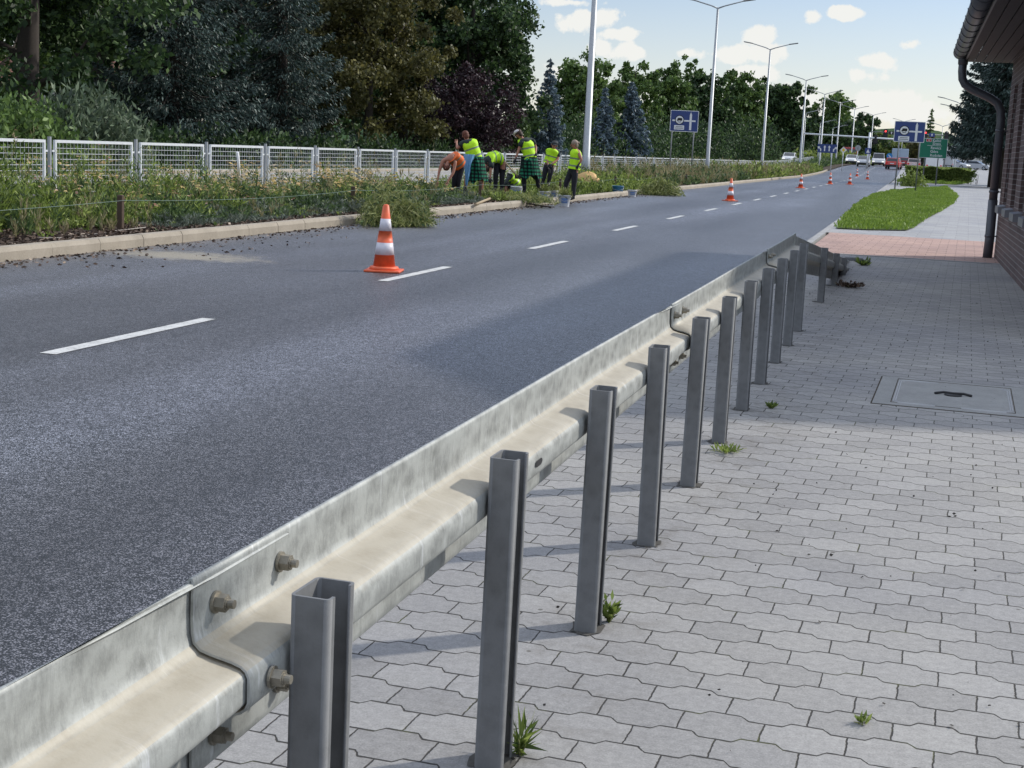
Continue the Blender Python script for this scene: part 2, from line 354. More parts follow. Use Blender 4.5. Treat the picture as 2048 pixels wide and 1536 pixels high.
def m_galv(name, base, dust=None, streak=True, rough=.48, metal=.75, lo=.66, hi=1.24):
    t = NT(name)
    sp = t.vor(28, t.map((1, .5, 1)), 'Distance'); n = t.noise(5, 5, .7, t.map((1, 1, 3))); n2 = t.noise(60, 4, .8)
    bl = t.noise(60, 6, .8, t.map((1, 1.1, .55)))
    f = t.math('ADD', t.math('MULTIPLY', sp, .35), t.math('ADD', t.math('MULTIPLY', n, .22), t.math('ADD', t.math('MULTIPLY', n2, .25), t.math('MULTIPLY', bl, .62))))
    c = t.mix(t.ramp(f, [(.48, 0), (.82, 1)]), tuple(x * lo for x in base), tuple(min(1, x * hi) for x in base))
    if streak:
        sk = t.noise(1, 4, .7, t.map((1, 30, 5))); c = t.mix(t.ramp(sk, [(.55, 0), (.72, .45)]), c, tuple(x * .55 for x in base))
        wh = t.noise(1, 4, .75, t.map((1, 22, 4), loc=(0, 3, 1))); c = t.mix(t.ramp(wh, [(.60, 0), (.70, .6)]), c, (.62, .64, .66))
    met = metal
    if dust:
        geo = t.n.new('ShaderNodeNewGeometry'); sp2 = t.n.new('ShaderNodeSeparateXYZ'); t.lk(geo.outputs['True Normal'], sp2.inputs[0])
        up = t.math('MULTIPLY', t.math('SUBTRACT', t.math('ABSOLUTE', sp2.outputs['Z']), .35), 2.2, clamp=True)
        lowz = t.n.new('ShaderNodeSeparateXYZ'); t.lk(t.c, lowz.inputs[0])
        nn = t.math('ADD', t.math('MULTIPLY', t.noise(7, 5, .7), .9), t.math('MULTIPLY', t.noise(45, 4, .75), .5))
        up = t.math('MULTIPLY', t.math('SUBTRACT', t.math('ADD', up, nn), .85), 1.6, clamp=True)
        up = t.math('MULTIPLY', up, t.math('MULTIPLY', t.math('SUBTRACT', 1.02, t.math('MULTIPLY', t.math('ABSOLUTE', sp2.outputs['X']), .55)), 1), clamp=True)
        up = t.math('MULTIPLY', up, t.math('MULTIPLY', t.math('SUBTRACT', .752, t.math('MINIMUM', lowz.outputs['Z'], .752)), 40, clamp=True)); up = t.math('MULTIPLY', up, .72); c = t.mix(up, c, dust)
        met = t.math('MULTIPLY', t.math('SUBTRACT', 1, up), metal)
    t.bump(t.math('ADD', n2, t.math('MULTIPLY', n, 1.5)), .15, .004)
    return t.fin(c, t.ramp(f, [(.3, rough), (.9, rough + .15)]), met, .5)
def m_brick(name, a, b, mort, W=.25, H=.075, rough=.7):
    t = NT(name); sep = t.n.new('ShaderNodeSeparateXYZ'); t.lk(t.c, sep.inputs[0]); cv = t.n.new('ShaderNodeCombineXYZ')
    t.lk(t.math('ADD', sep.outputs['X'], sep.outputs['Y']), cv.inputs[0]); t.lk(sep.outputs['Z'], cv.inputs[1])
    br = t.n.new('ShaderNodeTexBrick'); t.lk(cv.outputs[0], br.inputs['Vector']); br.inputs['Scale'].default_value = 1
    br.inputs['Brick Width'].default_value = W; br.inputs['Row Height'].default_value = H; br.inputs['Mortar Size'].default_value = .006
    br.inputs['Mortar Smooth'].default_value = .2; br.inputs['Color1'].default_value = (*a, 1); br.inputs['Color2'].default_value = (*b, 1); br.inputs['Mortar'].default_value = (*mort, 1)
    c = t.mix(1, br.outputs['Color'], t.ramp(t.noise(30, 4, .7), [(.3, .8), (.7, 1.15)]), 'MULTIPLY')
    t.bump(t.math('SUBTRACT', 1, br.outputs['Fac']), .5, .008)
    return t.fin(c, rough, 0, .4)
def m_ground(name, stops, scale=3, rough=.95, fine=40):
    t = NT(name); n = t.math('ADD', t.math('MULTIPLY', t.noise(scale, 5, .7), .6), t.math('MULTIPLY', t.noise(fine, 4, .8), .4))
    t.bump(n, .5, .03); return t.fin(t.ramp(n, stops), rough, 0, .2)
def m_paint():
    t = NT('road_paint'); n = t.math('ADD', t.math('MULTIPLY', t.noise(60, 5, .8), .6), t.math('MULTIPLY', t.noise(9, 4, .7), .4))
    c = t.ramp(n, [(.36, (.16, .16, .16)), (.46, (.50, .50, .49)), (.7, (.70, .70, .68))]); t.bump(n, .3, .004); return t.fin(c, .7, 0, .4)
def m_plaid():
    t = NT('green_plaid'); sep = t.n.new('ShaderNodeSeparateXYZ'); t.lk(t.c, sep.inputs[0])
    def st(a, w): return t.math('GREATER_THAN', t.math('FRACT', t.math('DIVIDE', a, w)), .5)
    x = t.math('ADD', sep.outputs['X'], t.math('MULTIPLY', sep.outputs['Y'], .8))
    s = t.math('ADD', st(x, .085), st(sep.outputs['Z'], .095))
    return t.fin(t.ramp(t.math('DIVIDE', s, 2), [(0, (.006, .008, .012)), (.4, (.008, .035, .025)), (.9, (.02, .20, .11))], 'CONSTANT'), .85, 0, .2)
def m_vest(name, col):
    t = NT(name); n = t.noise(12, 3); c = t.mix(n, tuple(x * .85 for x in col), col); t.bump(t.noise(9, 3), .5, .03)
    return t.fin(c, .6, 0, .3)

ASPH = m_asphalt(); PAVE = m_pavers(); PAINT = m_paint()
PAVE2 = m_pavers('light_paving', W=.5, P=.5, c0=(.30, .305, .32), c1=(.38, .385, .40), amp=0, mort=(.2, .2, .2), spots=False)
REDP = m_pavers('red_paving', W=.30, P=.30, c0=(.38, .25, .215), c1=(.50, .35, .305), amp=0, mort=(.10, .085, .08), spots=False)
GALV = m_galv('galvanised_rail', (.325, .335, .322), dust=(.42, .355, .25), metal=.3)
POSTM = m_galv('galvanised_post', (.165, .168, .172), streak=False, lo=.84, hi=1.14, rough=.6, metal=.25)
BOLTM = m_galv('bolt_steel', (.26, .24, .20), streak=False, rough=.4)
FENCEM = plain('fence_paint', (.66, .69, .73), .42, .2)
LAMPM = plain('lamp_steel', (.36, .38, .40), .45, .5)
KERBM = m_ground('kerb_concrete', [(.3, (.26, .23, .185)), (.55, (.38, .335, .275)), (.75, (.45, .40, .34))], 2, .9, 60)
KERBG = m_ground('grey_kerb_concrete', [(.3, (.26, .26, .26)), (.7, (.42, .42, .42))], 2, .9, 60)
CONC = m_ground('concrete', [(.3, (.24, .24, .235)), (.7, (.36, .36, .35))], 5, .9, 80)
SOIL = m_ground('soil', [(.3, (.03, .022, .016)), (.7, (.09, .07, .05))], 4, 1, 60)
LAND = m_ground('verge_grass', [(.3, (.035, .05, .018)), (.7, (.08, .11, .035))], .8, 1, 30)
PALE = m_ground('pale_asphalt', [(.3, (.30, .28, .26)), (.7, (.40, .38, .36))], .8, .9, 40)
ORANGE = plain('cone_orange', (.72, .125, .045), .5, var=.3, vs=14)
CWHITE = plain('cone_white', (.66, .64, .70), .45, var=.22, vs=16)
BLACK = plain('black_plastic', (.015, .015, .017), .5)
GLASS = plain('dark_glass', (.02, .025, .03), .12, 0, .8)
SKIN = plain('skin', (.46, .25, .18), .55, var=.1)
TREADS = plain('bark', (.04, .032, .027), .95, var=.4, vs=14)

# ------------------------------------------------------------------ ground, roads
def strip(name, xs, ys, z, mat, **k):
    """sheet with x-range xs=(f0,f1) along sampled ys; follows the rise"""
    mb = MB(); n = len(ys)
    for y in ys:
        a = xs[0](y) if callable(xs[0]) else xs[0]; b = xs[1](y) if callable(xs[1]) else xs[1]
        mb.v += [(a, y, z + zg(y)), (b, y, z + zg(y))]
    for i in range(n - 1): mb.f.append((2 * i, 2 * i + 1, 2 * i + 3, 2 * i + 2)); mb.m.append(0); mb.sm.append(False)
    return tag(mb.build(name, mat), kind='structure', **k)
YS = [-8, 0, 10, 20, 40, 60, 80, 100, 120, 130, 140, 150, 160, 170, 180, 190, 200, 210, 220, 230, 240, 260, 300, 360]
mb = MB(); ysg = [-60] + YS[1:] + [700, 2500]
for y in ysg: mb.v += [(-2500, y, -.16 + zg(y)), (2500, y, -.16 + zg(y))]
for i in range(len(ysg) - 1): mb.f.append((2 * i, 2 * i + 1, 2 * i + 3, 2 * i + 2)); mb.m.append(0); mb.sm.append(False)
tag(mb.build('ground', LAND), kind='structure')
def bend(y): return .00065 * max(0, y - 190) ** 2
ROADZ = -.05
KX = -9.18      # left kerb face
strip('road', (lambda y: KX - .05 + bend(y) - (2.5 if y > 165 else 0), lambda y: -1.72 + bend(y) + (6 if y > 165 else 0)), YS, ROADZ, ASPH)
strip('opposite_road', (lambda y: -24 + bend(y), lambda y: -14.6 + bend(y)), YS, -.05, PALE)
strip('planting_bed', (lambda y: -14.5 + bend(y), lambda y: KX - .2 + bend(y)), YS[:21], .045, SOIL)
strip('verge', (lambda y: -60, lambda y: -24.15 + bend(y)), YS, .05, LAND)
strip('pavement', (-1.60, 1.75), [-8, 0, 10, 22.6], 0, PAVE)
strip('red_paving_strip', (-1.50, 1.75), [22.6, 29.3], .004, REDP)
strip('far_pavement', (-1.6, lambda y: 2.0 + (y - 29) * .053), [29.3, 40, 60, 80, 100, 120, 130, 140, 150, 160, 170, 190, 220, 260], 0, PAVE2)
# light kerb line in front of the red strip
mb = MB(); mb.box((.1, 22.55, .004), (3.3, .09, .012)); tag(mb.build('kerb_strip', KERBG), kind='structure')
# kerbs as individual stones
def kerb(name, xf, y0, y1, mat, w=.16, h=.15, zb=ROADZ, step=1.0, right=False):
    mb = MB(); y = y0
    while y < y1:
        L = step if y < 60 else step * 4
        a, b = y + .004, y + L - .004; xa, xb = xf(a), xf(b)
        j = random.uniform(-.004, .004)
        pr = [(0, -.1), (0, h - .05), (-.03, h), (-w, h), (-w, -.1)] if not right else [(0, -.1), (w, -.1), (w, h), (.03, h), (0, h - .04)]
        pr = [(p + j, q + j * .7) for p, q in pr]
        if right: pr = pr
        n = len(pr); b0 = len(mb.v)
        mb.v += [(xa + p, a, zb + q + zg(a)) for p, q in pr] + [(xb + p, b, zb + q + zg(b)) for p, q in pr]
        for k in range(n): mb.f.append((b0 + k, b0 + (k + 1) % n, b0 + n + (k + 1) % n, b0 + n + k)); mb.m.append(0); mb.sm.append(False)
        mb.f.append(tuple(b0 + k for k in range(n))); mb.m.append(0); mb.sm.append(False)
        mb.f.append(tuple(b0 + n + k for k in range(n))); mb.m.append(0); mb.sm.append(False)
        y += L
    return tag(mb.build(name, mat, None, True), kind='structure')
kerb('left_kerb', lambda y: KX + .03 * math.sin(y * .21) - .004 * max(0, y - 30) * .4 + bend(y), 4, 165, KERBM)
kerb('median_kerb', lambda y: KX - 1.9 + bend(y), 160, 235, KERBM)
kerb('right_kerb', lambda y: -1.72 + bend(y) * .5, 3, 108, KERBG, w=.15, h=.06, right=True)
kerb('opposite_kerb', lambda y: -24.0 + bend(y), 10, 180, KERBM, h=.14)
kerb('fence_side_kerb', lambda y: -14.5 + bend(y), 5, 180, KERBM, h=.14, right=True)
# lane dashes
mb = MB()
for k in range(-1, 38):
    y0 = 7.93 + 6.05 * k; L = 2.2; x = -5.24 + bend(y0); z = ROADZ + .004 + zg(y0); z1 = ROADZ + .004 + zg(y0 + L)
    mb.quad((x - .06, y0, z), (x + .06, y0 + .0, z), (x + .06, y0 + L, z1), (x - .06, y0 + L, z1))
tag(mb.build('lane_markings', PAINT), kind='structure')

# ------------------------------------------------------------------ guard rail
prof_c = [(-.101, .764), (-.097, .769), (-.092, .768), (-.090, .761), (-.0905, .74), (-.091, .71), (-.090, .687), (-.087, .673), (-.078, .665), (-.06, .660), (-.03, .654), (-.014, .649), (-.005, .642), (0, .631),
          (0, .612), (0, .593), (-.005, .582), (-.014, .575), (-.03, .570), (-.06, .564), (-.078, .559), (-.087, .551), (-.090, .537), (-.091, .50), (-.0905, .477), (-.092, .463), (-.097, .459)]
PX = -.845     # X of the web of the posts (rail touches it on the road side)
def rail_section(y0, y1, mat, off=0.0, slope=None, dx=0):
    mb = MB(); n = len(prof_c); th = .004
    ny = max(2, int((y1 - y0) / .25)); ys = [y0 + (y1 - y0) * i / ny for i in range(ny + 1)]
    b0 = 0; ring = 2 * n
    nrm = []
    for i in range(n):
        a = Vector(prof_c[max(0, i - 1)]); b = Vector(prof_c[min(n - 1, i + 1)]); t = (b - a).normalized(); nrm.append(Vector((-t.y, t.x)))
    for y in ys:
        dz = slope(y) if slope else 0; ddx = dx * (y - y0) / (y1 - y0)
        w = .0015 * math.sin(y * 2.1 + y0)
        for i in range(n): mb.v.append((PX - .004 + off + ddx + w + prof_c[i][0], y, prof_c[i][1] + dz))
        for i in reversed(range(n)):
            p = Vector(prof_c[i]) + nrm[i] * th * (-1); mb.v.append((PX - .004 + off + ddx + w + p.x, y, p.y + dz))
    for k in range(ny):
        for i in range(ring):
            mb.f.append((k * ring + i, k * ring + (i + 1) % ring, (k + 1) * ring + (i + 1) % ring, (k + 1) * ring + i)); mb.m.append(0); mb.sm.append(i not in (n - 1, ring - 1))
    for kk in (0, ny):
        for i in range(n - 1):
            mb.f.append((kk * ring + i, kk * ring + i + 1, kk * ring + ring - 2 - i, kk * ring + ring - 1 - i)); mb.m.append(0); mb.sm.append(False)
    return mb
gr = empty('guard_rail', (0, 0, 0), 0, 'galvanised steel crash barrier with two-wave rail running beside the paved footpath', 'crash barrier')
J = [-2.6, 1.78, 6.03, 10.2, 12.45]
for i in range(4):
    # each section starts on the footpath side of the previous one and overlaps it by 30 cm
    o = rail_section(J[i], J[i + 1] + (.32 if i < 3 else .3), GALV, off=.0).build('rail', GALV, gr, True)
    if i: o.location.x = .0
for i, o in enumerate([c for c in gr.children]):
    pass
RN = []
for i in range(len(prof_c)):
    a_ = Vector(prof_c[max(0, i - 1)]); b_ = Vector(prof_c[min(len(prof_c) - 1, i + 1)]); t_ = (b_ - a_).normalized(); RN.append(Vector((-t_.y, t_.x)))
def splice_fix():
    # the overlap end of every earlier section is tucked 6 mm behind the next one
    for i, o in enumerate([c for c in gr.children if c.name.startswith('rail')][:3]):
        me = o.data; e = J[i + 1]
        for v in me.vertices:
            if v.co.y > e - .45:
                i = v.index % (2 * len(prof_c)); i = i if i < len(prof_c) else 2 * len(prof_c) - 1 - i
                k = .011 * min(1, (v.co.y - (e - .45)) / .4); n_ = RN[i]; v.co.x -= n_.x * k; v.co.z -= n_.y * k
splice_fix()
term = rail_section(12.50, 21.2, GALV, slope=lambda y: -(y - 12.45) * .088 if y > 12.45 else 0, dx=.17)
o = term.build('end_rail', GALV, gr, True); o['label'] = 'rail end sloping down into the paving'
mb = MB(); mb.box((-.72, 21.25, .0), (.26, .12, .10), bev=.01); mb.build('end_plate', POSTM, gr)
def hexnut(mb, c, r=.0138, L=.0155):
    c = Vector(c)
    def cyl(x0, x1, rr, n, ph=0, smooth=False):
        vs = []; 
        for x in (x0, x1):
            for k in range(n): a = 2 * math.pi * k / n + ph; vs.append(c + Vector((x, rr * math.cos(a), rr * math.sin(a))))
        fs = [(k, (k + 1) % n, n + (k + 1) % n, n + k) for k in range(n)] + [tuple(range(n, 2 * n))]
        mb.add(vs, fs, 0, smooth)
    cyl(0, .004, r * 1.25, 16); cyl(.004, .004 + L, r, 6, random.random()); cyl(.004 + L, .006 + L + .0, r * .72, 14); cyl(.006 + L, .016 + L, r * .5, 12)
def post_mesh(h, mat):
    # C section: web towards the rail (-x), flanges at +-y, lips at +x, open to the footpath
    mb = MB(); t = .005; r = .010
    def arc(cx, cy, rr, a0, a1, n=4): return [(cx + rr * math.cos(R(a0 + (a1 - a0) * i / n)), cy + rr * math.sin(R(a0 + (a1 - a0) * i / n))) for i in range(n + 1)]
    W, D, lip = .066, .10, .020
    outer = [(W, -D / 2 + lip)] + [(W, -D / 2 + r)] [:0] + arc(W - r, -D / 2 + r, r, 0, -90) + arc(r, -D / 2 + r, r, -90, -180) + arc(r, D / 2 - r, r, 180, 90) + arc(W - r, D / 2 - r, r, 90, 0) + [(W, D / 2 - lip)]
    ri = r - t
    inner = [(W - t, -D / 2 + lip)] + arc(W - r, -D / 2 + r, ri, 0, -90) + arc(r, -D / 2 + r, ri, -90, -180) + arc(r, D / 2 - r, ri, 180, 90) + arc(W - r, D / 2 - r, ri, 90, 0) + [(W - t, D / 2 - lip)]
    n = len(outer); pts = outer + inner[::-1]; N = len(pts)
    for z in (-.08, h): mb.v += [(x, y, z) for x, y in pts]
    for i in range(N): mb.f.append((i, (i + 1) % N, N + (i + 1) % N, N + i)); mb.m.append(0); mb.sm.append((Vector(pts[i]) - Vector(pts[(i + 1) % N])).length < .006)
    for i in range(n - 1): mb.f.append((N + i, N + i + 1, N + N - 2 - i, N + N - 1 - i)); mb.m.append(0); mb.sm.append(False)
    me = mb.build('post', mat, None, True); return me
pm = post_mesh(.724, POSTM)
posts = [(i + (.945 if i == 1 else .99), .724) for i in range(-1, 12)] + [(14.62, .545), (16.7, .37), (18.4, .215)]
first = True
for (y, h) in posts:
    o = pm if first else pm.copy()
    if not first: COL.objects.link(o)
    if h < .7: o.data = pm.data.copy(); [setattr(v.co, 'z', h) for v in o.data.vertices if v.co.z > .5]
    o.parent = gr; o.location = (PX + (y - 12.4) * .012 if y > 13 else PX, y, 0); o.rotation_euler = (random.uniform(-.006, .006), random.uniform(-.004, .009), random.uniform(-.025, .025)); first = False
pm.location.y = posts[0][0]
for (y, h) in posts:
    mb = MB(); n = 22; vs = []
    for k in range(n):
        a = 2 * math.pi * k / n; q = random.uniform(.8, 1.25); vs.append((PX + .03 + (.046 * q) * math.copysign(abs(math.cos(a)) ** .6, math.cos(a)), y + (.062 * q) * math.copysign(abs(math.sin(a)) ** .6, math.sin(a)), .003))
    mb.add(vs, [tuple(range(n))]); mb.build('dirt_collar', plain('joint_dirt', (.085, .08, .072), .95, var=.4, vs=60), gr)
for jy in J[1:4]:
    for (dy, z, x) in ((.065, .715, -.093), (.29, .715, -.093), (.065, .612, .0), (.29, .612, .0), (.065, .508, -.093), (.29, .508, -.093)):
        mb = MB(); hexnut(mb, (PX + x - .001, jy + dy, z)); mb.build('bolt', BOLTM, gr, True)
for (y, h) in posts:      # bolt holding the rail to each post, and the slot holes of the rail
    if h > .7:
        mb = MB(); hexnut(mb, (PX + .006, y, .612), .012, .011); mb.build('bolt', BOLTM, gr, True)
for y in (3.42, 5.40, 7.4):
    mb = MB(); n = 14; vs = []
    for k in range(n):
        a = 2 * math.pi * k / n; vs.append((PX - .0005, y + .02 * math.cos(a) + (.014 if math.cos(a) > 0 else -.014), .616 + .009 * math.sin(a)))
    mb.add(vs, [tuple(range(n))]); mb.build('slot_hole', BLACK, gr)

# ------------------------------------------------------------------ inspection cover in the footpath
ic = empty('inspection_cover', (.36, 9.15, 0), R(-2), 'large concrete inspection cover with steel frame set in the grey paving', 'manhole cover')
mb = MB(); mb.box((0, .0, -.002), (.93, 1.16, .010)); mb.build('surround_gap', SOIL, ic)
mb = MB(); mb.box((0, .0, .0), (.915, 1.145, .014), bev=.004); mb.build('slab', CONC, ic)
mb = MB(); [mb.box((x, y, .0065), (w, h, .004)) for x, y, w, h in ((-.352, 0, .005, .99), (.352, 0, .005, .99), (0, .497, .70, .006), (0, -.497, .70, .006))]; mb.build('lid_gap', SOIL, ic)
mb = MB(); L = [(-.34, -.44), (-.31, -.5), (-.1, -.5)], [(-.1, .45), (-.30, .45), (-.34, .40), (-.34, -.44)], [(.30, .45), (.34, .38), (.34, -.42), (.30, -.5), (.05, -.5)]
fm = plain('bare_steel', (.42, .42, .43), .6, .3)
for off in (0, .035):
    for path in L: mb.tube([(x * (1 - off), y * (1 - off), .006) for x, y in path], .0045, 6)
mb.build('frame', fm, ic)
mb = MB(); mb.lathe([(.055, .007), (.05, .016), (.02, .018)], 14, (0, -.02, 0)); mb.tube([(-.11, -.03, .014), (-.06, 0, .02), (0, -.03, .022), (.06, 0, .02), (.11, -.02, .014)], .008, 6); mb.build('handle', BLACK, ic)

# ------------------------------------------------------------------ traffic cones
def make_cone():
    root = empty('traffic_cone')
    mb = MB(); mb.box((0, 0, .012), (.40, .40, .024), bev=.006); mb.lathe([(.165, .02), (.165, .045), (.155, .058), (.13, .062)], 28); mb.build('base', ORANGE, root)
    def rr(z): return .125 - (z - .06) / (.75 - .06) * (.125 - .032)
    mb = MB(); zs = [.06, .19, .325, .455, .59, .735]
    cols = [0, 1, 0, 1, 0]; prof = []; mis = []
    for i in range(5):
        prof += [(rr(zs[i]) + (.0015 if cols[i] else 0), zs[i]), (rr(zs[i + 1]) + (.0015 if cols[i] else 0), zs[i + 1])]; mis += [cols[i], 0]
    prof.append((.020, .748)); mis.append(0)
    mb.lathe(prof, 28, mis=mis[:len(prof) - 1] + [0]); mb.build('body', [ORANGE, CWHITE], root)
    return root
cone0 = make_cone()
cone_px = [(768, 543), (1460, 402), (1601, 376), (1660, 365), (1700, 359), (1714, 351), (1735, 354)]
names = ['orange and white traffic cone nearest the camera, by the long road dash', 'traffic cone in front of the left end of the blue sign, second in the row',
         'third traffic cone of the row along the road dashes', 'fourth traffic cone of the row, left of the double cones',
         'fifth traffic cone of the row, overlapping the one behind', 'small far traffic cone standing nearer the planted median', 'farthest right small traffic cone on the road dashes']
for i, (x, y) in enumerate(cone_px):
    o = cone0 if i == 0 else copy_tree(cone0)
    p = gnd(x, y, ROADZ)
    if i >= 3: d = [96, 99, 148, 134][i - 3]; p = atY(x, y, d); p.z = ROADZ + zg(d)
    o.location = (p.x, p.y, p.z + .002); o.rotation_euler.z = R([12, 40, 70, 5, 33, 60, 20][i])
    tag(o, names[i], 'traffic cone', 'traffic cones along the lane line')

# ------------------------------------------------------------------ building on the right
WALLM = m_brick('dark_clinker', (.085, .055, .052), (.14, .09, .083), (.27, .25, .245))
ROOFM = plain('roof_sheet', (.035, .035, .04), .5); SOFM = plain('soffit_board', (.06, .045, .045), .7); GUT = plain('gutter_metal', (.085, .09, .105), .4, .3)
bd = empty('brick_building', (0, 0, 0), 0, 'dark brick building with gutter, downpipe and narrow windows right of the footpath', 'building')
WX, BY0, BY1, BH = 1.37, 12.6, 24.3, 3.12
wins = [(22.55, 23.35), (20.85, 21.65), (19.15, 19.95), (17.45, 18.25), (15.75, 16.55), (14.05, 14.85)]
WZ0, WZ1 = .88, 2.66
mb = MB(); T = .3
def wbox(y0, y1, z0, z1): mb.box((WX + T / 2, (y0 + y1) / 2, (z0 + z1) / 2), (T, y1 - y0, z1 - z0))
ys = sorted([BY0, BY1] + [v for w in wins for v in w])
wbox(BY0, BY1, -.05, WZ0); wbox(BY0, BY1, WZ1, BH)
for i in range(0, len(ys), 2): wbox(ys[i], ys[i + 1], WZ0, WZ1)
mb.box((WX + 3 + T, BY1 - T / 2, BH / 2), (6, T, BH)); mb.box((WX + 3 + T, BY0 + T / 2, BH / 2), (6, T, BH)); mb.box((WX + 6.15 + T, (BY0 + BY1) / 2, BH / 2), (.3, BY1 - BY0, BH))
mb.add([(WX + T, BY1 - .01, BH), (WX + 6.3, BY1 - .01, BH), (WX + 3, BY1 - .01, BH + 1.7)], [(0, 1, 2)]); mb.add([(WX + T, BY0 + .01, BH), (WX + 6.3, BY0 + .01, BH), (WX + 3, BY0 + .01, BH + 1.7)], [(0, 1, 2)])
mb.build('wall', WALLM, bd)
for (a, b) in wins:
    f = MB(); c = (a + b) / 2
    for yy in (a + .03, b - .03): f.box((WX + .16, yy, (WZ0 + WZ1) / 2), (.06, .06, WZ1 - WZ0))
    for zz in (WZ0 + .03, WZ1 - .03): f.box((WX + .16, c, zz), (.056, b - a - .12, .06))
    w = f.build('window', GUT, bd)
    g = MB(); g.box((WX + .175, c, (WZ0 + WZ1) / 2), (.01, b - a - .12, WZ1 - WZ0 - .12)); g.build('pane', GLASS, w)
    s = MB(); s.add([(WX + .13, a + .02, WZ0 - .12), (WX - .11, a + .02, WZ0 - .13), (WX - .11, b - .02, WZ0 - .13), (WX + .13, b - .02, WZ0 - .12),
                     (WX + .13, a + .02, WZ0 + .015), (WX - .11, a + .02, WZ0 - .03), (WX - .11, b - .02, WZ0 - .03), (WX + .13, b - .02, WZ0 + .015)],
                    [(3, 2, 1, 0), (4, 5, 6, 7), (0, 1, 5, 4), (1, 2, 6, 5), (2, 3, 7, 6), (3, 0, 4, 7)]); s.build('sill', plain('sill_metal', (.22, .22, .24), .4, .3), w)
mb = MB(); nb = 6; x0 = .66
for i in range(nb + 1):
    w = (WX + .1 - x0) / nb; mb.box((x0 + w * (i + .5) - .01, (BY0 + BY1) / 2, 3.10), (w - .012, BY1 - BY0 + .7, .02))
for k in range(7): mb.box(((x0 + WX) / 2, BY0 + 1.7 * k, 3.122), (WX - x0, .05, .02))
mb.build('soffit', SOFM, bd)
mb = MB(); mb.box((x0 - .014, (BY0 + BY1) / 2, 3.17), (.022, BY1 - BY0 + .7, .19)); mb.build('fascia', plain('fascia_edge', (.16, .15, .15), .5), bd)
mb = MB(); xa, xr, xb = .60, WX + 3, WX + 6.9
for (x1, z1, x2, z2) in ((xa, 3.24, xr, 5.2), (xr, 5.2, xb, 3.24)):
    y1_, y2_ = BY0 - .35, BY1 + .35
    mb.add([(x1, y1_, z1), (x2, y1_, z2), (x2, y2_, z2), (x1, y2_, z1), (x1, y1_, z1 + .08), (x2, y1_, z2 + .08), (x2, y2_, z2 + .08), (x1, y2_, z1 + .08)],
           [(3, 2, 1, 0), (4, 5, 6, 7), (0, 1, 5, 4), (1, 2, 6, 5), (2, 3, 7, 6), (3, 0, 4, 7)])
mb.build('roof', ROOFM, bd)
mb = MB(); gx, gz, grr = .555, 3.205, .115; n = 12; yy0, yy1 = BY0 - .35, 24.2
vs = []
for y in (yy0, yy1):
    for k in range(n + 1): a = math.pi + math.pi * k / n; vs.append((gx + grr * math.cos(a), y, gz + grr * math.sin(a)))
    for k in range(n + 1): a = 2 * math.pi - math.pi * k / n; vs.append((gx + (grr - .006) * math.cos(a), y, gz + (grr - .006) * math.sin(a)))
N = 2 * (n + 1); mb.add(vs, [(k, (k + 1) % N, N + (k + 1) % N, N + k) for k in range(N)] + [tuple(range(n + 1))[::-1], tuple(N + k for k in range(n + 1))], 0, True)
y = yy0 + .2
while y < yy1:
    mb.tube([(gx + (grr + .003) * math.cos(math.pi + math.pi * k / 10), y, gz + (grr + .004) * math.sin(math.pi + math.pi * k / 10)) for k in range(11)], .007, 5); y += .85
mb.build('gutter', GUT, bd)
mb = MB(); pr = .066; YP = 24.0
P = [(.60, YP, 3.16), (.60, YP, 2.90), (.615, YP, 2.78), (.66, YP, 2.70), (.76, YP, 2.63), (1.06, YP, 2.50), (1.17, YP, 2.43), (1.235, YP, 2.32), (1.25, YP, 2.15), (1.255, YP, .9)]
mb.tube(P, pr, 14); mb.tube([(1.255, YP, .92), (1.262, YP, .30), (1.255, YP, .0)], pr + .008, 14); mb.tube([(.60, YP, 3.17), (.60, YP, 3.0)], [.085, pr + .01], 14)
dp = mb.build('downpipe', GUT, bd)
for z in (2.0, 1.05, .35):
    mb = MB(); mb.tube([(1.255, YP, z - .02), (1.255, YP, z + .02)], pr + .010, 14); mb.box((1.345, YP, z), (.09, .02, .02)); mb.build('bracket', GUT, dp)

# ------------------------------------------------------------------ mesh fence on the median
FX = -12.95; FP = 2.58; FY0 = 9.37
fence = empty('mesh_fence', (0, 0, 0), 0, 'long pale metal fence of framed wire mesh panels along the planted median', 'fence')
def fpost():
    mb = MB(); mb.box((0, 0, .60), (.045, .045, 1.20)); return mb.build('post', plain('fence_post', (.30, .32, .35), .45, .3), fence)
def fpanel(dense):
    L = FP - .30; mb = MB()
    for yy in (-L / 2, L / 2): mb.box((0, yy, .635), (.04, .04, 1.03))
    mb.box((0, 0, 1.13), (.044, L - .04, .045)); mb.box((0, 0, .14), (.038, L - .04, .035))
    for s in (-1, 1):
        for z in (.98, .3): mb.box((0, s * (L / 2 + .055), z), (.02, .07, .03))
    fr = mb.build('panel_frame', FENCEM, fence)
    w = MB(); nz = 11
    for i in range(1, nz):
        z = .16 + (1.11 - .16) * i / nz; w.tube([(.0, -L / 2 + .02, z), (.0, L / 2 - .02, z)], .0045 if dense else .007, 4, caps=False)
    ny = int(L / (.1 if dense else .2))
    for i in range(1, ny):
        y = -L / 2 + L * i / ny; w.tube([(.008, y, .155), (.008, y, 1.11)], .0028, 4, caps=False)
    wi = w.build('wire_mesh', FENCEM, fr); return fr, wi
p0 = fpost(); pa, wa = fpanel(True); pb, wb = fpanel(False)
